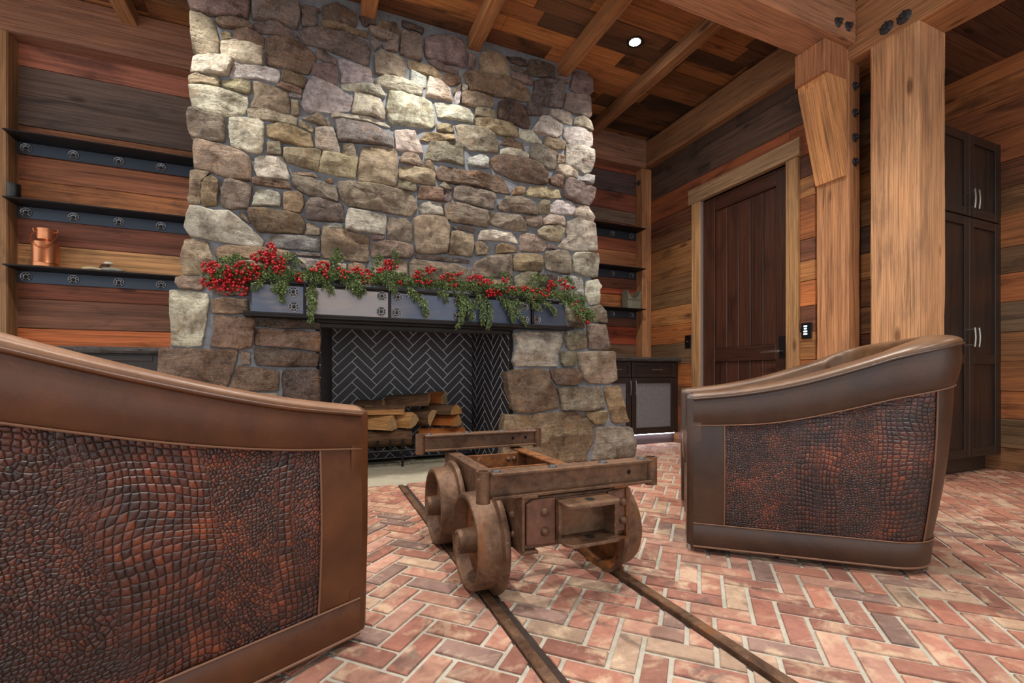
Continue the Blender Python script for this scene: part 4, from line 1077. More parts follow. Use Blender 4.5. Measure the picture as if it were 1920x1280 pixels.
# driftwood ornament
p = pyy(195, 503, 4.27)
t = thing('stone_ornament', 'small ornament of pale driftwood, brown ball and grey slab on the left shelf', 'ornament', (p.x, 4.27, 1.472))
def blob(name, c, s, col, seed, parent, rough=0.6):
    bm = bmesh.new(); bmesh.ops.create_icosphere(bm, subdivisions=3, radius=1.0)
    for v in bm.verts:
        k = 1+0.22*noise.noise(v.co*1.6+Vector((seed, 0, 0)))
        v.co = Vector((v.co.x*s[0]*k, v.co.y*s[1]*k, max(v.co.z*s[2]*k, -s[2]*0.8)))
    for f in bm.faces: f.smooth = True
    me = bpy.data.meshes.new(name); bm.to_mesh(me); bm.free()
    return link(name, me, plain(name+'_mat', col, rough), parent, Matrix.Translation(c))
blob('driftwood', (p.x-0.06, 4.26, 1.486), (0.07, 0.04, 0.016), (212, 190, 150), 1, t)
blob('brown_ball', (p.x-0.005, 4.30, 1.51), (0.032, 0.03, 0.03), (78, 52, 36), 2, t, 0.3)
blob('pale_cap', (p.x+0.012, 4.31, 1.545), (0.03, 0.025, 0.012), (220, 214, 198), 3, t)
blob('grey_slab', (p.x+0.05, 4.25, 1.488), (0.07, 0.03, 0.018), (150, 144, 132), 4, t)
# grey box on the right shelf
M_zinc = mat_rough('weathered_zinc', (132, 128, 112), 0.3, 40, 0.3, 0.6)
xa, xb = pyy(1172, 560, 4.27).x, pyy(1197, 560, 4.27).x; zs = 1.466
t = thing('grey_metal_box', 'small grey metal box with a scooped top on the right shelf', 'box', ((xa+xb)/2, 4.27, zs))
mb = MB(); mb.box((xa, 4.22, zs), (xa+0.008, 4.33, zs+0.205), 0.001); mb.build('side_plate', M_zinc, t)
mb = MB(); mb.box((xb-0.008, 4.22, zs), (xb, 4.33, zs+0.205), 0.001); mb.build('side_plate', M_zinc, t)
n = 16; top = [zs+0.115+0.085*(2*k/n-1)**2 for k in range(n+1)]
v = []; f = []
for yy in (4.225, 4.233):
    for k in range(n+1): v += [(xa+(xb-xa)*k/n, yy, zs), (xa+(xb-xa)*k/n, yy, top[k])]
m = 2*(n+1)
for k in range(n):
    a = 2*k; f += [(a, a+2, a+3, a+1), (m+a, m+a+1, m+a+3, m+a+2), (a+1, a+3, m+a+3, m+a+1)]
mb = MB(); mb.add(v, f); mb.build('front_plate', M_zinc, t)
mb = MB(); mb.box((xa, 4.325, zs), (xb, 4.333, zs+0.2), 0.001); mb.build('back_plate', plain('rusty_zinc', (128, 84, 62), 0.7), t)
mb = MB(); mb.box(((xa+xb)/2-0.006, 4.218, zs), ((xa+xb)/2+0.006, 4.226, zs+0.105), 0.001); mb.box((xa, 4.218, zs+0.1), (xb, 4.226, zs+0.108), 0.001); mb.build('rib', M_zinc, t)

# ------------------------------------------------------------------ base cabinets and countertops
CABC = (44, 33, 28)
def pull(parent, a, c, off, r=0.005, mat=None):
    """bow handle between a and c standing off by the vector off"""
    a, c, off = Vector(a), Vector(c), Vector(off); mb = MB()
    d = (c-a); mb.tube([a+off-d*0.12, a+off+d*0.2+off*0.08, a+off+d*0.5+off*0.12, a+off+d*0.8+off*0.08, c+off+d*0.12], r, 8)
    mb.tube([a, a+off], r*0.8, 6); mb.tube([c, c+off], r*0.8, 6)
    return mb.build('handle', mat or M_nickel, parent, sharp=0.8)
def shaker(parent, name, x0, x1, z0, z1, y, s=0.05, panelmat=None, th=0.02, color=CABC):
    d = bpy.data.objects.new(name, None); COL.objects.link(d); setp(d, parent, Matrix.Translation((x0, y, z0)))
    bx('stile', (x0, y-th, z0), (x0+s, y, z1), M_cab, d, 'z', color, 0.002); bx('stile', (x1-s, y-th, z0), (x1, y, z1), M_cab, d, 'z', color, 0.002)
    bx('rail', (x0+s, y-th, z1-s), (x1-s, y, z1), M_cab, d, 'x', color, 0.002); bx('rail', (x0+s, y-th, z0), (x1-s, y, z0+s), M_cab, d, 'x', color, 0.002)
    bx('panel', (x0+s, y-th*0.35, z0+s), (x1-s, y, z1-s), panelmat or M_cab, d, 'z', color, 0.0)
    return d
def base_cabinet(x0, x1, label, led=False, hinge='pair'):
    t = thing('base_cabinet', label, 'cabinet', ((x0+x1)/2, 4.1, 0), group='dark base cabinets')
    mb = MB(); mb.box((x0, 3.852, 0.11), (x1, 4.38, 0.862)); mb.build('carcass', M_cab, t, None, CABC)
    mb = MB(); mb.box((x0, 3.90, 0.0), (x1, 3.93, 0.11)); mb.build('toe_kick', M_cab, t, None, (70, 58, 58))
    if led:
        mb = MB(); mb.box((x0, 3.862, 0.103), (x1-0.02, 3.874, 0.109)); mb.build('light_strip', M_led, t)
    return t
XD = 2.945
c1 = base_cabinet(XD, 3.545, 'dark base cabinet with grey mesh door beside the wooden door wall', True)
d = shaker(c1, 'drawer_front', XD+0.004, 3.51, 0.70, 0.85, 3.852, 0.035); pull(d, (3.185, 3.832, 0.775), (3.30, 3.832, 0.775), (0, -0.03, 0))
d = shaker(c1, 'door', XD+0.004, 3.51, 0.125, 0.692, 3.852, 0.055, M_mesh); pull(d, (XD+0.03, 3.832, 0.53), (XD+0.03, 3.832, 0.65), (0, -0.03, 0))
bx('filler', (3.512, 3.835, 0.11), (3.545, 3.852, 0.86), M_cab, c1, 'z', CABC, 0.001)
c2 = base_cabinet(2.53, XD-0.004, 'dark base cabinet half hidden by the right of the fireplace', True)
d = shaker(c2, 'drawer_front', 2.535, XD-0.008, 0.70, 0.85, 3.852, 0.035); pull(d, (2.68, 3.832, 0.775), (2.79, 3.832, 0.775), (0, -0.03, 0))
d = shaker(c2, 'door', 2.535, XD-0.008, 0.125, 0.692, 3.852, 0.055, M_mesh); pull(d, (XD-0.034, 3.832, 0.53), (XD-0.034, 3.832, 0.65), (0, -0.03, 0))
c3 = base_cabinet(-1.95, -0.98, 'dark base cabinet behind the left armchair', False)
for a, c in ((-1.94, -1.465), (-1.455, -0.985)):
    d = shaker(c3, 'drawer_front', a, c, 0.70, 0.85, 3.852, 0.035); pull(d, ((a+c)/2-0.06, 3.832, 0.775), ((a+c)/2+0.06, 3.832, 0.775), (0, -0.03, 0))
    d = shaker(c3, 'door', a, c, 0.125, 0.692, 3.852, 0.055, M_mesh)
def countertop(x0, x1, label):
    n = int((x1-x0)/0.03); v = []; f = []
    rows = [(0.0, 0.905), (0.0, 0.893), (0.0, 0.880), (0.0, 0.864)]
    for k in range(n+1):
        x = x0+(x1-x0)*k/n
        for r_, (q, z) in enumerate(rows):
            w = 0.010*noise.noise(Vector((x*22, r_*2.3, x0)))+0.006*noise.noise(Vector((x*60, r_*3.1, 1)))
            v.append((x, 3.79+w+(0.006 if r_ in (0, 3) else 0), z+(0.002*w/0.01 if r_ in (0,) else 0)))
        v += [(x, 4.38, 0.864), (x, 4.38, 0.905)]
    m = 6
    for k in range(n):
        for q in range(m): f.append((k*m+q, k*m+(q+1) % m, (k+1)*m+(q+1) % m, (k+1)*m+q))
    f += [tuple(range(m)), tuple(n*m+q for q in range(m))]
    tag(link('countertop', mesh_of(v, f, sharp=0.4), M_counter), label, 'countertop')
countertop(2.40, 3.55, 'dark rough edged granite countertop right of the fireplace')
countertop(-2.05, -0.88, 'dark rough edged granite countertop left of the fireplace')

# ------------------------------------------------------------------ tall cabinet in the alcove
TC = thing('tall_cabinet', 'tall espresso pantry cabinet with four panelled doors behind the column', 'cabinet', (4.36, 2.1, 0))
mb = MB(); mb.box((3.92, 1.80, 0.12), (4.826, 2.42, 2.475)); mb.build('carcass', M_cab, TC, None, CABC)
mb = MB(); mb.box((3.92, 1.85, 0.0), (4.75, 1.88, 0.12)); mb.build('toe_kick', M_cab, TC, None, CABC)
bx('filler', (4.785, 1.784, 0.12), (4.826, 1.80, 2.475), M_cab, TC, 'z', CABC, 0.001)
XG = 4.352
for x0, x1, hx in ((3.925, XG-0.002, XG-0.03), (XG+0.002, 4.782, XG+0.03)):
    d = shaker(TC, 'upper_door', x0, x1, 1.872, 2.468, 1.80, 0.062, None, 0.02, CABC); pull(d, (hx, 1.78, 1.925), (hx, 1.78, 2.035), (0, -0.04, 0), 0.008)
    d = shaker(TC, 'lower_door', x0, x1, 0.125, 1.862, 1.80, 0.062, None, 0.02, CABC); pull(d, (hx, 1.78, 0.935), (hx, 1.78, 1.045), (0, -0.04, 0), 0.008)
    bx('rail', (x0+0.062, 1.78, 0.80), (x1-0.062, 1.80, 0.87), M_cab, d, 'x', CABC, 0.002)

# ------------------------------------------------------------------ the plank door, its trim and switches
D1 = structure('door_1'); XD1 = XW+0.012
DC = (66, 39, 29)
def dbx(name, y0, y1, z0, z1, x, th, ax, parent=D1, c=DC, b=0.004, mat=None):
    k = R.uniform(0.88, 1.12); return bx(name, (x, y0, z0), (x+th, y1, z1), mat or M_door, parent, ax, tuple(q*k for q in c), b)
ya = [pxx(q, 600, XW).y for q in (1340, 1361, 1383, 1405, 1429, 1455)]
dbx('stile', ya[0], DY1, 0.01, DZ, XW-0.002, 0.04, 'z'); dbx('stile', DY0, ya[-1], 0.01, DZ, XW-0.002, 0.04, 'z')
dbx('rail', ya[-1], ya[0], 2.315, DZ, XW-0.002, 0.04, 'y'); dbx('rail', ya[-1], ya[0], 0.850, 0.980, XW-0.002, 0.04, 'y'); dbx('rail', ya[-1], ya[0], 0.01, 0.22, XW-0.002, 0.04, 'y')
for a, c in zip(ya[1:], ya[:-1]):
    dbx('board', a+0.002, c-0.002, 0.98, 2.315, XW+0.014, 0.024, 'z', b=0.006); dbx('board', a+0.002, c-0.002, 0.22, 0.85, XW+0.014, 0.024, 'z', b=0.006)
bx('door_core', (XW+0.03, DY0, 0.01), (XW+0.04, DY1, DZ), M_silver, D1, 'z', None, 0)
for z0 in (2.17, 1.57, 0.88): 
    h = bx('hinge', (XW-0.016, DY1-0.004, z0), (XW-0.004, DY1+0.012, z0+0.115), M_nickel, D1, 'z', None, 0.003)
hp = bx('handle_plate', (XW-0.010, 2.625, 0.865), (XW-0.001, 2.68, 1.045), M_iron, D1, 'z', None, 0.002)
mb = MB(); mb.tube([(XW-0.008, 2.652, 0.918), (XW-0.055, 2.652, 0.918)], 0.010, 10); mb.tube([(XW-0.055, 2.648, 0.918), (XW-0.06, 2.70, 0.918), (XW-0.055, 2.81, 0.915)], [0.011, 0.010, 0.008], 8)
mb.build('lever', M_nickel, hp, sharp=0.7)
CC = (176, 136, 94)
for i, (lo, hi, ax, cc) in enumerate((((XW-0.045, DY1+0.004, 0), (XW+0.0, DY1+0.112, 2.458), 'z', CC), ((XW-0.045, DY0-0.11, 0), (XW+0.0, DY0-0.004, 2.458), 'z', (160, 122, 82)), ((XW-0.055, DY0-0.13, 2.46), (XW+0.0, DY1+0.145, 2.608), 'y', (158, 128, 98)))):
    o = timber('trim_%d' % (i+1), lo, hi, M_timber, None, ax, cc, 0.004, 0.003, 30+i); o['kind'] = 'structure'
bx('jamb', (XW-0.03, DY1-0.004, 0), (XW+0.02, DY1+0.006, 2.455), M_silver, D1, 'z', None, 0.001)
q0, q1 = pxx(1504, 606, XW-0.02), pxx(1523, 634, XW-0.02)
t = thing('wall_keypad', 'black wall keypad with four lit bars right of the door', 'keypad', (XW-0.02, q1.y, q1.z))
bx('plate', (XW-0.032, q1.y, q1.z), (XW-0.018, q0.y, q0.z), M_black, t, 'z', None, 0.002)
for k, w in enumerate((0.026, 0.022, 0.028, 0.028)):
    z = q0.z-0.026-k*0.0205; yc = (q0.y+q1.y)/2+0.006
    bx('lit_button', (XW-0.0335, yc-w/2, z-0.005), (XW-0.031, yc+w/2, z+0.005), M_key, t, 'y', None, 0.0005)
q0, q1 = pxx(1285, 629, XW-0.02), pxx(1296, 652, XW-0.02)
t = thing('wall_switch', 'black wall switch plate with a silver toggle left of the door', 'switch', (XW-0.02, q1.y, q1.z))
bx('plate', (XW-0.028, q1.y, q1.z), (XW-0.018, q0.y, q0.z), M_black, t, 'z', None, 0.002)
mb = MB(); mb.tube([(XW-0.028, (q0.y+q1.y)/2, (q0.z+q1.z)/2), (XW-0.045, (q0.y+q1.y)/2, (q0.z+q1.z)/2+0.004)], [0.008, 0.006], 10); mb.build('toggle', M_nickel, t, sharp=0.7)

# ------------------------------------------------------------------ grate and firewood
G = thing('fire_grate', 'black iron fire grate holding the firewood', 'grate', (0.65, 3.8, 0))
mb = MB()
mb.tube([(0.2, 3.68, 0.128), (1.15, 3.68, 0.128)], 0.010, 6); mb.build('front_bar', M_iron, G)
mb = MB(); mb.tube([(0.2, 3.68, 0.075), (1.15, 3.68, 0.075)], 0.005, 6); mb.build('lower_bar', M_iron, G)
mb = MB(); mb.tube([(0.22, 3.95, 0.128), (1.13, 3.95, 0.128)], 0.010, 6); mb.build('back_bar', M_iron, G)
for x, y in ((0.24, 3.68), (0.625, 3.68), (1.12, 3.68), (0.24, 3.95), (1.12, 3.95)):
    mb = MB(); mb.tube([(x, y, 0.0), (x, y, 0.128)], 0.010, 6); mb.build('leg', M_iron, G)
for k in range(10):
    x = 0.24+k*0.096; mb = MB(); mb.tube([(x, 3.66, 0.215), (x, 3.668, 0.15), (x, 3.69, 0.128), (x, 3.95, 0.128)], 0.009, 6); mb.build('tine', M_iron, G)
def log(px_, Y, dirv, length, sec, label, mats=(M_bark, M_split, M_end), bark=None, roll=0.0, dz=0.0):
    """sec: cross section points (a,b) in metres; bark: which section edges carry bark"""
    c = pyy(px_[0], px_[1], Y); c.z += dz
    d = Vector(dirv).normalized(); up = Vector((0, 0, 1)); a = up.cross(d).normalized(); b_ = d.cross(a)
    sec = [(p*math.cos(roll)-q*math.sin(roll), p*math.sin(roll)+q*math.cos(roll)) for p, q in sec]
    n = len(sec); m = 7; v = []; f = []; mi = []
    for i in range(m+1):
        s_ = -length/2+length*i/m
        for k, (p, q) in enumerate(sec):
            w = 1+0.07*noise.noise(Vector((s_*6, k*1.7, c.x*9)))
            v.append((s_, p*w+0.004*noise.noise(Vector((s_*5, 7, c.x*5))), q*w))
    for i in range(m):
        for k in range(n):
            f.append((i*n+k, i*n+(k+1) % n, (i+1)*n+(k+1) % n, (i+1)*n+k)); mi.append(0 if bark is None or k in bark else 1)
    f += [tuple(range(n))[::-1], tuple(m*n+k for k in range(n))]; mi += [2, 2]
    me = mesh_of(v, f)
    for M_ in mats: me.materials.append(M_)
    for p, q in zip(me.polygons, mi): p.material_index = q
    bm = bmesh.new(); bm.from_mesh(me); bmesh.ops.recalc_face_normals(bm, faces=bm.faces)
    for e in bm.edges: e.smooth = e.calc_face_angle(0.0) < 0.6
    for q in bm.faces: q.smooth = True
    bm.to_mesh(me); bm.free()
    M = Matrix(((d.x, a.x, b_.x, c.x), (d.y, a.y, b_.y, c.y), (d.z, a.z, b_.z, c.z), (0, 0, 0, 1)))
    tag(link('firewood_log', me, None, None, M), label, 'log', 'firewood on the grate')
rnd = lambda r, n=12: [(r*math.cos(2*PI*k/n), r*math.sin(2*PI*k/n)) for k in range(n)]
half = lambda r, n=9: [(r*math.cos(PI*k/(n-1)), r*math.sin(PI*k/(n-1))-r*0.4) for k in range(n)]
tri = lambda w, h: [(-w/2, -h*0.4), (0, -h*0.5), (w/2, -h*0.4), (w*0.42, h*0.1), (0.02, h*0.5), (-w*0.4, h*0.15)]
log((715, 822), 3.75, (1, -0.05, 0), 0.46, rnd(0.065), 'large round bark covered log lowest on the left of the grate', (M_bark, M_split, M_end), set(range(2, 12)))
log((829, 812), 3.80, (1, 0.03, 0), 0.40, tri(0.11, 0.09), 'long orange split log lowest on the right of the grate', (M_orange, M_orange, M_end))
log((704, 792), 3.78, (0.75, -0.66, 0), 0.30, tri(0.15, 0.12), 'pale split log with a triangular end on the left of the second row', (M_split, M_split, M_end))
log((752, 785), 3.77, (0.7, -0.71, 0), 0.24, tri(0.125, 0.11), 'pale split log in the middle of the second row', (M_split, M_split, M_end), None, 0.5)
log((792, 782), 3.82, (0.62, -0.78, 0), 0.20, half(0.075), 'split log with frayed pale end right of the middle of the second row', (M_bark, M_split, M_end), set(range(8)), 0.9, 0.01)
log((832, 787), 3.84, (0.66, -0.75, 0), 0.28, tri(0.13, 0.10), 'orange split log under the half round one on the right', (M_orange, M_orange, M_split))
log((829, 768), 3.84, (0.62, -0.78, 0), 0.30, half(0.08), 'half round log with a clean pale end on the right', (M_bark, M_split, M_split), set(range(8)), 0.0, 0.0)
log((722, 769), 3.78, (0.97, -0.24, 0), 0.30, [(-0.06, -0.03), (0.06, -0.035), (0.065, 0.0), (0.03, 0.035), (-0.04, 0.045), (-0.065, 0.01)], 'flat pale split log near the top left of the pile', (M_bark, M_split, M_end), {2, 3, 4})
log((764, 750), 3.86, (0.93, -0.36, 0.06), 0.36, half(0.08), 'dark bark log lying on the top of the pile', (M_bark, M_split, M_end), set(range(8)), 0.25, 0.0)
log((818, 746), 3.945, (0.7, -0.71, 0), 0.16, tri(0.12, 0.11), 'short orange log on the top right of the pile', (M_orange, M_orange, M_end))
log((694, 760), 3.86, (0.9, -0.42, 0), 0.22, rnd(0.045), 'small round bark log at the top left behind the armchair', (M_bark, M_bark, M_end))

# ------------------------------------------------------------------ mine cart
CT_ = thing('mine_cart', 'rusty iron mine cart frame on four flanged wheels', 'mine cart', (0.765, 1.7, 0))
XC = 0.765
def wheel(side, y):
    """side -1 left, 1 right; outer face looks away from the cart"""
    z = 0.163
    M = Matrix.Translation((XC+side*0.272, y, z)) @ Matrix.Rotation(-side*PI/2, 4, 'Y').inverted()
    # local z is outward
    if side < 0: M = Matrix.Translation((XC-0.272, y, z)) @ Matrix.Rotation(-PI/2, 4, 'Y')
    else: M = Matrix.Translation((XC+0.272, y, z)) @ Matrix.Rotation(PI/2, 4, 'Y')
    mb = MB(); n = 40
    mb.lathe([(0.128, -0.012), (0.138, 0.022), (0.142, 0.034), (0.146, 0.037), (0.154, 0.035), (0.158, 0.028), (0.161, -0.030), (0.165, -0.036), (0.181, -0.042), (0.184, -0.050), (0.182, -0.060), (0.17, -0.062)], n)
    w = mb.build('wheel', M_rust, CT_, M, sharp=0.6)
    mb = MB(); mb.lathe([(0.034, 0.002), (0.07, -0.004), (0.128, -0.012)], n); mb.lathe([(0.17, -0.062), (0.146, -0.058), (0.128, -0.016), (0.062, -0.012), (0.046, -0.06), (0.02, -0.06)], n); mb.build('web', M_rust2, w, M, sharp=0.6)
    for a in (-1.2, 1.9):
        mb = MB(); mb.lathe([(0, 0.004), (0.015, 0.004), (0.019, 0.0), (0.02, -0.01)], 12)
        mb.build('web_hole', M_dark, w, M @ Matrix.Translation((0.095*math.cos(a), 0.095*math.sin(a), -0.008)), sharp=0.6)
    mb = MB(); mb.lathe([(0, 0.060), (0.022, 0.060), (0.024, 0.056), (0.026, 0.056), (0.032, 0.062), (0.037, 0.060), (0.040, 0.054), (0.043, -0.01)], 24); mb.build('hub', M_rust, w, M, sharp=0.6)
for y in (1.49, 1.945):
    for s_ in (-1, 1): wheel(s_, y)
    mb = MB(); mb.tube([(XC-0.25, y, 0.163), (XC+0.25, y, 0.163)], 0.02, 10); mb.build('axle', M_rust, CT_, sharp=0.7)
def ibeam(name, x0, x1, y, z0, z1):
    mb = MB(); th = 0.010
    mb.box((x0, y-0.032, z1-th), (x1, y+0.032, z1), 0.002); mb.box((x0, y-0.032, z0), (x1, y+0.032, z0+th), 0.002); mb.box((x0, y-0.006, z0+th), (x1, y+0.006, z1-th))
    b_ = mb.build(name, M_rust, CT_)
    for x in (x0-0.018, x1+0.018):
        mb = MB(); mb.lathe([(0.017, z1-z0+0.004), (0.0215, z1-z0+0.004), (0.0215, -0.012), (0.017, -0.012), (0.017, z1-z0+0.004)], 16); mb.build('end_tube', M_rust, b_, Matrix.Translation((x, y, z0)), sharp=0.7)
    for x in (x0+0.02, x0+(x1-x0)*0.36, x0+(x1-x0)*0.68, x1-0.03):
        mb = MB(); mb.lathe([(0, 0.008), (0.009, 0.007), (0.014, 0.004), (0.016, 0.0)], 10); mb.build('bolt_head', M_boltiron, b_, Matrix.Translation((x, y-0.008, z1)), sharp=0.8)
    mb = MB(); mb.lathe([(0, 0.0), (0.008, 0.0)], 10)
    for x in ((x1-0.05, x1-0.12) if y > 2 else (x1-0.08,)): mb.build('bolt_hole', M_dark, b_, Matrix.Translation((x, y-0.0065, (z0+z1)/2)) @ QF)
ibeam('cross_beam', 0.476, 1.062, 1.30, 0.350, 0.430)
ibeam('cross_beam', 0.462, 1.030, 2.14, 0.365, 0.442)
for s_ in (-1, 1):
    xo = XC+s_*0.195; xi = XC+s_*0.14
    mb = MB(); lo, hi = min(xo, xi), max(xo, xi)
    mb.box((lo, 1.265, 0.345), (hi, 2.17, 0.355), 0.002); mb.box((min(xo, xo-s_*0.010), 1.265, 0.185), (max(xo, xo-s_*0.010), 2.17, 0.345), 0.002); mb.box((lo, 1.265, 0.175), (hi, 2.17, 0.185), 0.002)
    fr = mb.build('side_frame', M_rust2 if s_ > 0 else M_rust, CT_)
    mb = MB(); mb.lathe([(0, 0.0), (0.0065, 0.0)], 8)
    for k in range(6): mb.build('bolt_hole', M_dark, fr, Matrix.Translation(((xo+xi)/2, 1.40+k*0.12, 0.3555)))
    for yy in (1.34, 2.06):
        for zz in (0.22, 0.28):
            mb = MB(); mb.lathe([(0, 0.010), (0.008, 0.008), (0.012, 0.0)], 10); mb.build('rivet', M_rust, fr, Matrix.Translation((xo, yy, zz)) @ Matrix.Rotation(s_*PI/2, 4, 'Y'), sharp=0.9)
    mb = MB(); mb.box((min(xo, xo+s_*0.02), 1.44, 0.13), (max(xo, xo+s_*0.02), 1.54, 0.20), 0.003); mb.box((min(xo, xo+s_*0.02), 1.895, 0.13), (max(xo, xo+s_*0.02), 1.995, 0.20), 0.003); mb.build('axle_box', M_rust, fr)
for yy in (2.06, 1.75):
    mb = MB(); mb.box((XC-0.185, yy, 0.19), (XC+0.185, yy+0.010, 0.343), 0.002); cp = mb.build('cross_plate', M_rust2, CT_)
    if yy > 2:
        for x in (XC+0.09, XC+0.12):
            for z in (0.22, 0.27, 0.315):
                mb = MB(); mb.lathe([(0, 0.010), (0.008, 0.008), (0.012, 0.0)], 10); mb.build('rivet', M_rust, cp, Matrix.Translation((x, yy, z)) @ QF, sharp=0.9)
# front end: riveted plates and coupler pocket
mb = MB(); mb.box((XC-0.19, 1.285, 0.185), (XC+0.21, 1.297, 0.343), 0.002); ep = mb.build('end_plate', M_rust, CT_)
for xa, xb in ((0.588, 0.688), (0.885, 0.975)):
    mb = MB(); v, f = prism([(xa, 0.20), (xb, 0.195), (xb, 0.338), (xa+0.02, 0.338), (xa, 0.325)] if xa < 0.7 else [(xa, 0.20), (xb, 0.20), (xb, 0.34), (xb-0.02, 0.345), (xa, 0.335)], 0, 0.012, 0.003)
    mb.add([QF @ Vector(p) for p in v], f); pl = mb.build('gusset_plate', M_redox, ep, Matrix.Translation((0, 1.285, 0)), sharp=0.6)
    for z in (0.237, 0.297):
        mb = MB(); mb.lathe([(0, 0.012), (0.009, 0.010), (0.014, 0.004), (0.015, 0.0)], 12); mb.build('rivet', M_rust, pl, Matrix.Translation(((xa+xb)/2+0.012, 1.273, z)) @ QF, sharp=0.9)
x0, x1 = 0.690, 0.878
for z in (0.327, 0.210):
    pts = [(x0, 1.285), (x1, 1.285), (x1+0.004, 1.215)] + [(x1-0.022+0.026*math.cos(a), 1.215-0.03*math.sin(a)) for a in (0.5, 1.0, 1.5)] + [(x0+0.022-0.026*math.cos(a), 1.215-0.03*math.sin(a)) for a in (1.5, 1.0, 0.5)] + [(x0-0.004, 1.215)]
    mb = MB(); v, f = prism(pts, z-0.005, z+0.005, 0.002); mb.add(v, f); cpz = mb.build('coupler_plate', M_rust, ep, sharp=0.6)
    mb = MB(); mb.lathe([(0, 0.0), (0.016, 0.0)], 16); mb.build('coupler_hole', M_dark, ep, Matrix.Translation(((x0+x1)/2+0.005, 1.235, z+0.0056)) @ Matrix.Scale(1.0, 4))
mb = MB(); mb.box((x0, 1.255, 0.215), (x0+0.010, 1.285, 0.322)); mb.box((x1-0.010, 1.215, 0.215), (x1, 1.285, 0.322)); mb.box((x0, 1.278, 0.2), (x1, 1.286, 0.335)); mb.build('coupler_box', M_rust, ep)

# ------------------------------------------------------------------ leather tub chairs
def interp(tab, t):
    if t <= tab[0][0]: return tab[0][1]
    for (a, p), (c, q) in zip(tab[:-1], tab[1:]):
        if t <= c:
            k = (t-a)/(c-a); return p+(q-p)*k
    return tab[-1][1]
def smooth_tab(tab, n=24):
    ys = [interp(tab, k/n) for k in range(n+1)]
    for _ in range(12): ys = [ys[0]]+[(ys[k-1]+2*ys[k]+ys[k+1])/4 for k in range(1, n)]+[ys[-1]]
    return [(k/n, y) for k, y in enumerate(ys)]
HP = smooth_tab([(0, 0.622), (0.2, 0.636), (0.47, 0.682), (0.8, 0.775), (1, 0.838)])
HS = smooth_tab([(0, 0.519), (0.3, 0.528), (0.47, 0.556), (0.8, 0.635), (1, 0.69)])
CW, CD, CRD = 0.80, 0.83, 0.17
def make_path():
    pts = []; n = 0.02
    def seg(a, c, nx, ny, m):
        for k in range(m): t = k/m; pts.append((a[0]+(c[0]-a[0])*t, a[1]+(c[1]-a[1])*t, nx, ny))
    w, d = CW/2, CD/2
    seg((-w, d), (-w, -d+CRD), -1, 0, 36)
    for k in range(14):
        a = PI+PI/2*k/14; pts.append((-w+CRD+CRD*math.cos(a), -d+CRD+CRD*math.sin(a), math.cos(a), math.sin(a)))
    seg((-w+CRD, -d), (w-CRD, -d), 0, -1, 20)
    for k in range(14):
        a = 1.5*PI+PI/2*k/14; pts.append((w-CRD+CRD*math.cos(a), -d+CRD+CRD*math.sin(a), math.cos(a), math.sin(a)))
    seg((w, -d+CRD), (w, d), 1, 0, 36); pts.append((w, d, 1, 0))
    out = []; s = 0
    for i, p in enumerate(pts):
        if i: s += math.hypot(p[0]-pts[i-1][0], p[1]-pts[i-1][1])
        out.append(p+(s,))
    return out
PATH = make_path(); STOT = PATH[-1][4]
def cpoint(p, off, z):
    x, y, nx, ny, s = p; t = (CD/2-y)/CD
    lean = 0.012+0.022*t+0.06*max(0, -ny)*t
    o = off+lean*(z/0.85)
    return (x+nx*o, y+ny*o, z)
def tof(p): return (CD/2-p[1])/CD
def sub(s0, s1):
    q = [p for p in PATH if s0+1e-6 < p[4] < s1-1e-6]
    def at(s):
        for a, c in zip(PATH[:-1], PATH[1:]):
            if a[4] <= s <= c[4]:
                k = (s-a[4])/max(1e-9, c[4]-a[4]); return tuple(a[i]+(c[i]-a[i])*k for i in range(5))
        return PATH[-1] if s > 0 else PATH[0]
    return [at(s0)]+q+[at(s1)]
def shell(name, parent, mat, s0, s1, prof, closed=False):
    """prof(p) -> list of (offset, z) up the section"""
    ps = sub(s0, s1); v = []; f = []; uv = []
    for p in ps:
        pr = prof(p); m = len(pr)
        for o_, z in pr: v.append(cpoint(p, o_, z)); uv.append((p[4], z))
    for i in range(len(ps)-1):
        for k in range(m-1): f.append((i*m+k, (i+1)*m+k, (i+1)*m+k+1, i*m+k+1))
    me = mesh_of(v, f, True)
    ul = me.uv_layers.new(name='UVMap')
    for l in me.loops: ul.data[l.index].uv = uv[l.vertex_index]
    return link(name, me, mat, parent, WM[parent.name])
def pipe(name, parent, mat, s0, s1, fn, r=0.0045):
    mb = MB(); mb.tube([cpoint(p, *fn(p)) for p in sub(s0, s1)], r, 6); o = mb.build(name, mat, parent, WM[parent.name], sharp=1.2); return o
HP2 = smooth_tab([(0, 0.613), (0.25, 0.64), (0.5, 0.69), (0.78, 0.757), (1, 0.82)])
HS2 = smooth_tab([(0, 0.525), (0.25, 0.545), (0.5, 0.584), (0.78, 0.645), (1, 0.70)])
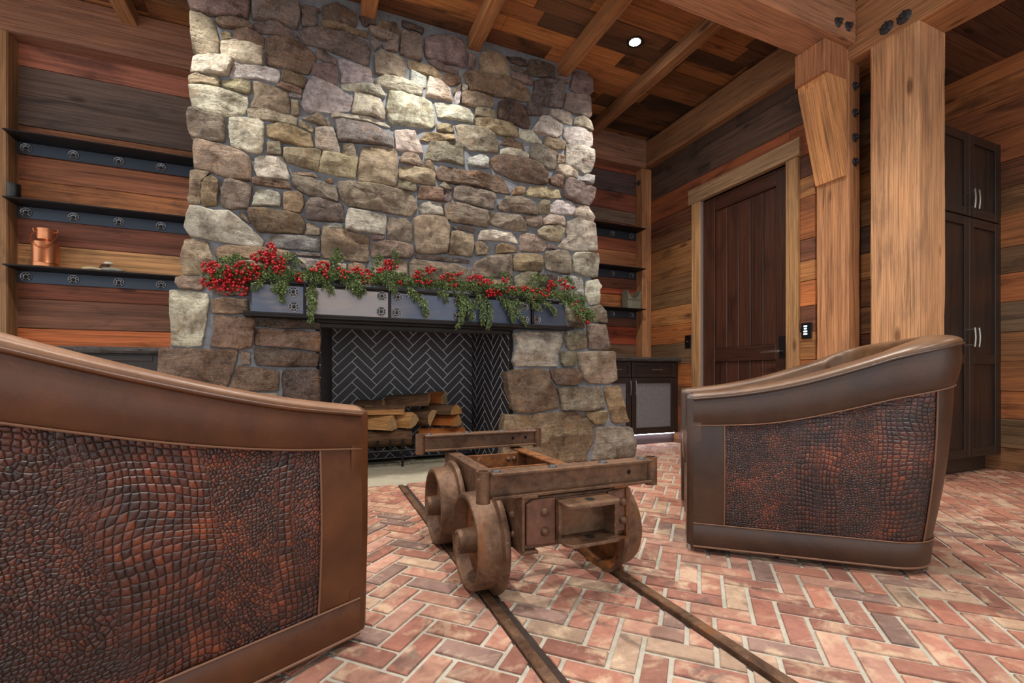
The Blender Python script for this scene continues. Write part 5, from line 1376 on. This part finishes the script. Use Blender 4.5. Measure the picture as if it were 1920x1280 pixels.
def tub_chair(loc, rot, label, leather, lit_leather, HP=HP, HS=HS):
    t = thing('tub_chair', label, 'armchair', (loc[0], loc[1], 0), rot, 'leather tub chairs')
    W = WM[t.name]
    ls = CD-CRD; arc = CRD*PI/2; back0 = ls+arc; 
    A0, A1 = 0.115, ls+arc*0.42         # left croc panel
    B0, B1 = ls+arc*0.95, STOT-ls-arc*0.95
    C0, C1 = STOT-A1, STOT-A0
    lower = lambda p: [(0.004, 0.028), (0.007, 0.035), (0.007, 0.115), (0.003, 0.120)]
    shell('lower_band', t, leather, 0, STOT, lower)
    mid = lambda o_: (lambda p: [(o_+0.012*math.sin(PI*k/10), 0.118+(interp(HS, tof(p))+0.004-0.118)*k/10) for k in range(11)])
    for a, c, nm in ((A0, A1, 'side_panel'), (B0, B1, 'back_panel'), (C0, C1, 'side_panel')): shell(nm, t, M_croc, a, c, mid(0.0))
    for a, c, nm in ((0, A0, 'front_strip'), (A1, B0, 'back_strip'), (B1, C0, 'back_strip'), (C1, STOT, 'front_strip')): shell(nm, t, leather, a, c, mid(0.002))
    def up(p):
        a, c = interp(HS, tof(p)), interp(HP, tof(p))
        return [(0.002, a-0.004)]+[(0.005+0.009*math.sin(PI*k/8), a+(c-a)*k/8) for k in range(9)]
    shell('upper_band', t, leather, 0, STOT, up)
    TP = 0.135
    def pad(p):
        c = interp(HP, tof(p)); out = []
        for k in range(13):
            a = PI*k/12; out.append((0.006-TP/2+TP/2*math.cos(a)+(0.006 if 0 < k < 6 else 0), c+(0.026+0.008*tof(p))*math.sin(a)**0.75))
        return out
    shell('arm_pad', t, lit_leather, 0, STOT, pad)
    def inner(p):
        c = interp(HP, tof(p)); o0 = 0.006-TP
        return [(o0, c+0.002), (o0-0.006, c-0.02), (o0-0.012, c-0.10), (o0-0.02-0.05*max(0, -p[3]), 0.42), (o0-0.02-0.05*max(0, -p[3]), 0.30)]
    shell('inner_lining', t, lit_leather, 0, STOT, inner)
    pipe('top_piping', t, leather, 0, STOT, lambda p: (0.010, interp(HP, tof(p))+0.001), 0.005)
    pipe('band_piping', t, M_thread, 0, STOT, lambda p: (0.006, interp(HS, tof(p))-0.002), 0.0028)
    pipe('lower_piping', t, M_thread, 0, STOT, lambda p: (0.006, 0.121), 0.0028)
    pipe('hem_piping', t, M_thread, 0, STOT, lambda p: (0.006, 0.028), 0.0045)
    for s_ in (A0, A1, B0, B1, C0, C1):
        p = sub(s_, s_+0.001)[0]; mb = MB(); mb.tube([cpoint(p, 0.004+0.011*math.sin(PI*k/10), 0.122+(interp(HS, tof(p))-0.122)*k/10) for k in range(11)], 0.003, 6); mb.build('seam_piping', M_thread, t, W, sharp=1.2)
    # arm fronts, front panel, cushion
    d = CD/2
    for sx in (-1, 1):
        xo, xi = sx*(CW/2+0.012), sx*(CW/2-0.125); n = 10; v = []; f = []
        zt = interp(HP, 0)
        prof = [(xo-sx*0.010, 0.03)] + [(xo+sx*0.002, 0.3), (xo+sx*0.004, zt)] + [((xo+xi)/2+sx*0.004+(xo-xi)/2*math.cos(PI*k/8), zt+0.025*math.sin(PI*k/8)) for k in range(1, 8)] + [(xi, zt-0.004), (xi, 0.03)]
        for yy in (d+0.014, d-0.03): v += [(x, yy, z) for x, z in prof]
        v += [(((xo+xi)/2+(x-(xo+xi)/2)*0.9), d+0.024, z*0.985+0.006) for x, z in prof]
        m = len(prof); f = [tuple(2*m+k for k in range(m))] + [(k, (k+1) % m, m+(k+1) % m, m+k) for k in range(m)] + [(2*m+k, 2*m+(k+1) % m, (k+1) % m, k) for k in range(m)]
        mb = MB(); mb.add(v, f); mb.build('arm_front', leather, t, W, sharp=0.7)
    bm = bmesh.new(); bmesh.ops.create_cube(bm, size=1.0); bmesh.ops.bevel(bm, geom=bm.edges[:], offset=0.16, segments=4, affect='EDGES')
    for v in bm.verts:
        v.co = Vector((v.co.x*0.54, v.co.y*0.66+0.11, v.co.z*0.15+0.375+0.02*(1-abs(v.co.x)*2)*(v.co.z > 0)))
    for q in bm.faces: q.smooth = True
    me = bpy.data.meshes.new('cushion'); bm.to_mesh(me); bm.free(); link('seat_cushion', me, lit_leather, t, W)
    mb = MB(); mb.box((-CW/2+0.12, d-0.03, 0.03), (CW/2-0.12, d+0.012, 0.30), 0.012); mb.build('front_panel', leather, t, W, sharp=0.6)
    mb = MB(); mb.box((-CW/2+0.06, -d+0.08, 0.002), (CW/2-0.06, d-0.05, 0.06), 0.005); mb.build('plinth', M_dark, t, W)
    return t
tub_chair(CHAIRS[0][0], CHAIRS[0][1], 'brown leather tub chair with crocodile embossed side, right of the mine cart', M_leath2, M_leath2_lit)
tub_chair(CHAIRS[1][0], CHAIRS[1][1], 'brown leather tub chair with crocodile embossed side, close up at the left', M_leath, M_leath_lit, HP2, HS2)

# ------------------------------------------------------------------ garland on the mantel
GR = thing('mantel_garland', 'evergreen cedar garland with red berries lying along the mantel', 'garland', (0.75, 3.36, 1.32))
leafm = MB(); twig = MB()
def gp(x, y, Y=3.30): return pyy(x, y, Y)
def sprig(p0, p1, sag=0.0, dens=1.0, wid=0.03):
    p0, p1 = Vector(p0), Vector(p1); L = (p1-p0).length; n = max(6, int(L/0.012)); pts = []
    side = Vector((R.uniform(-1, 1), R.uniform(-0.6, 0.2), R.uniform(-0.3, 0.3)))*L*0.12
    for k in range(n+1):
        t = k/n; q = p0.lerp(p1, t)+side*math.sin(PI*t)+Vector((0, -0.02*math.sin(PI*t), -sag*math.sin(PI*t))); pts.append(q)
    twig.tube(pts[::2]+[pts[-1]] if n > 4 else pts, 0.0014, 4, False)
    d = (p1-p0).normalized()
    for k, q in enumerate(pts):
        t = k/n; w = wid*(0.35+0.9*math.sin(PI*min(1, t*0.85+0.12)))
        for rep in range(int(3*dens)):
            a = Vector((R.gauss(0, 1), R.gauss(0, 0.7), R.gauss(0, 1))); a = (a-d*a.dot(d)); a = a.normalized() if a.length > 1e-4 else Vector((1, 0, 0))
            b_ = (a*0.8+d*R.uniform(0.4, 0.9)).normalized(); ln = w*R.uniform(0.5, 1.1); m = 4
            for j in range(m):
                c = q+b_*ln*(j+0.6)/m+Vector((0, 0, -0.004*j*j/ m)); ll = 0.013*R.uniform(0.7, 1.3)
                for s_ in (-1, 1):
                    e = (b_*0.75+(a.cross(d)*s_*0.5+d*0.4+Vector((R.uniform(-.4, .4), R.uniform(-.4, .4), R.uniform(-.4, .4))))).normalized()
                    pn = e.cross(Vector((R.uniform(-1, 1), -1, R.uniform(-1, 1)))).normalized()*0.0034
                    leafm.add([c, c+e*ll*0.5+pn, c+e*ll, c+e*ll*0.5-pn], [(0, 1, 2, 3)])
HANG = [((527, 520), (530, 562)), ((535, 520), (528, 548)), ((583, 528), (580, 600)), ((590, 525), (586, 575)), ((600, 525), (622, 548)), ((640, 520), (666, 548)), ((655, 520), (682, 546)), ((670, 525), (676, 552)), ((715, 525), (740, 545)),
        ((772, 540), (800, 588)), ((760, 535), (780, 560)), ((850, 545), (868, 590)), ((866, 545), (858, 612)), ((872, 550), (884, 596)), ((900, 550), (905, 605)), ((905, 550), (914, 612)), ((895, 545), (890, 575)), ((930, 550), (962, 600)), ((945, 555), (986, 606)),
        ((1000, 560), (1040, 588)), ((985, 560), (1012, 580)), ((1050, 560), (1095, 600)), ((1060, 555), (1112, 598)), ((1070, 560), (1080, 590)), ((1080, 570), (1108, 590)), ((960, 560), (975, 575)), ((820, 545), (838, 562)), ((500, 525), (478, 540)), ((530, 520), (512, 540))]
UPW = [((628, 515), (633, 468)), ((625, 515), (640, 480)), ((690, 515), (712, 480)), ((735, 515), (738, 472)), ((530, 500), (548, 478)), ((545, 505), (560, 490)), ((455, 500), (425, 483)), ((440, 495), (410, 490)), ((470, 500), (440, 480)), ((400, 520), (382, 512)),
       ((830, 535), (845, 515)), ((870, 535), (850, 512)), ((960, 540), (940, 512)), ((1000, 535), (1020, 520)), ((985, 540), (1008, 515)), ((1030, 545), (1055, 525)), ((775, 530), (790, 508)), ((560, 520), (590, 505)), ((900, 540), (925, 520)), ((1080, 545), (1062, 520))]
for a, c in HANG: sprig(gp(*a, 3.31), gp(*c, 3.265), -0.01, 1.6, 0.035)
for a, c in UPW: sprig(gp(*a, 3.33), gp(*c, 3.35), -0.015, 1.5, 0.032)
BONE = [(392, 528), (425, 510), (470, 508), (520, 512), (560, 520), (605, 520), (650, 516), (700, 520), (750, 526), (800, 528), (850, 538), (905, 538), (960, 544), (1010, 550), (1055, 552), (1085, 572), (1103, 592)]
bp = [gp(x, y, 3.34) for x, y in BONE]
for a, c in zip(bp[:-1], bp[1:]):
    for _ in range(7):
        o1 = Vector((0, R.uniform(-0.06, 0.03), R.uniform(-0.025, 0.03))); o2 = Vector((R.uniform(-.03, .03), R.uniform(-0.07, 0.03), R.uniform(-0.035, 0.04)))
        sprig(a.lerp(c, R.uniform(-0.2, 0.5))+o1, c.lerp(a, R.uniform(-0.3, 0.3))+o2, 0, 1.0, 0.03)
twig.tube(bp, 0.004, 6)
o = leafm.build('foliage', M_leaf, GR); o['kind'] = 'stuff'
twig.build('twigs', M_stem, GR)
bm = bmesh.new(); bmesh.ops.create_icosphere(bm, subdivisions=2, radius=1.0); bm.verts.ensure_lookup_table()
BV = [v.co.copy() for v in bm.verts]; BF = [tuple(v.index for v in f.verts) for f in bm.faces]; bm.free()
CLUST = [((395, 500), 18, 14, 22), ((392, 528), 16, 14, 18), ((415, 512), 22, 16, 30), ((425, 535), 24, 18, 34), ((440, 520), 22, 18, 34), ((455, 545), 10, 10, 8), ((470, 512), 20, 14, 28), ((450, 500), 14, 10, 14),
         ((490, 485), 22, 14, 26), ((505, 470), 12, 16, 22), ((515, 490), 20, 18, 34), ((525, 508), 14, 9, 16), ((480, 505), 20, 12, 24), ((560, 521), 9, 8, 18), ((588, 504), 9, 5, 8), ((605, 500), 13, 12, 20), ((612, 515), 12, 7, 12),
         ((640, 512), 15, 10, 26), ((668, 505), 10, 5, 9), ((688, 515), 12, 10, 20), ((690, 528), 12, 4, 8), ((715, 510), 8, 8, 10), ((732, 496), 14, 9, 20), ((745, 530), 9, 4, 8), ((785, 515), 10, 8, 16), ((805, 505), 11, 7, 14), ((795, 528), 16, 5, 14), ((838, 520), 14, 8, 16), ((860, 512), 7, 4, 6), ((850, 535), 7, 5, 7),
         ((895, 525), 18, 9, 34), ((915, 530), 10, 7, 12), ((925, 550), 16, 8, 34), ((948, 525), 7, 6, 10), ((955, 542), 14, 6, 16), ((985, 542), 16, 6, 22), ((1005, 550), 14, 8, 22), ((1025, 548), 12, 8, 18), ((1035, 533), 10, 7, 14), ((1055, 528), 8, 7, 10), ((1065, 540), 10, 6, 12), ((1080, 572), 6, 9, 10), ((1090, 588), 7, 10, 12), ((1100, 603), 5, 5, 7)]
for (cx, cy), rx_, ry_, cnt in CLUST:
    mb = MB(); st = MB(); c0 = gp(cx, cy+ry_*0.5, 3.31)
    for _ in range(int(cnt*1.35)):
        a = R.uniform(0, 2*PI); k = math.sqrt(R.random())
        q = gp(cx+rx_*k*math.cos(a), cy+ry_*k*math.sin(a), 3.30+R.uniform(-0.045, 0.035)); r = R.uniform(0.0078, 0.0105)
        mb.add([q+v*r for v in BV], BF); st.tube([c0, (c0+q)/2+Vector((0, 0, -0.006)), q], 0.0012, 3, False)
    o = mb.build('berry_cluster', M_berry, GR, sharp=2.0); o['kind'] = 'stuff'
    st.build('berry_stalks', M_stem, o)
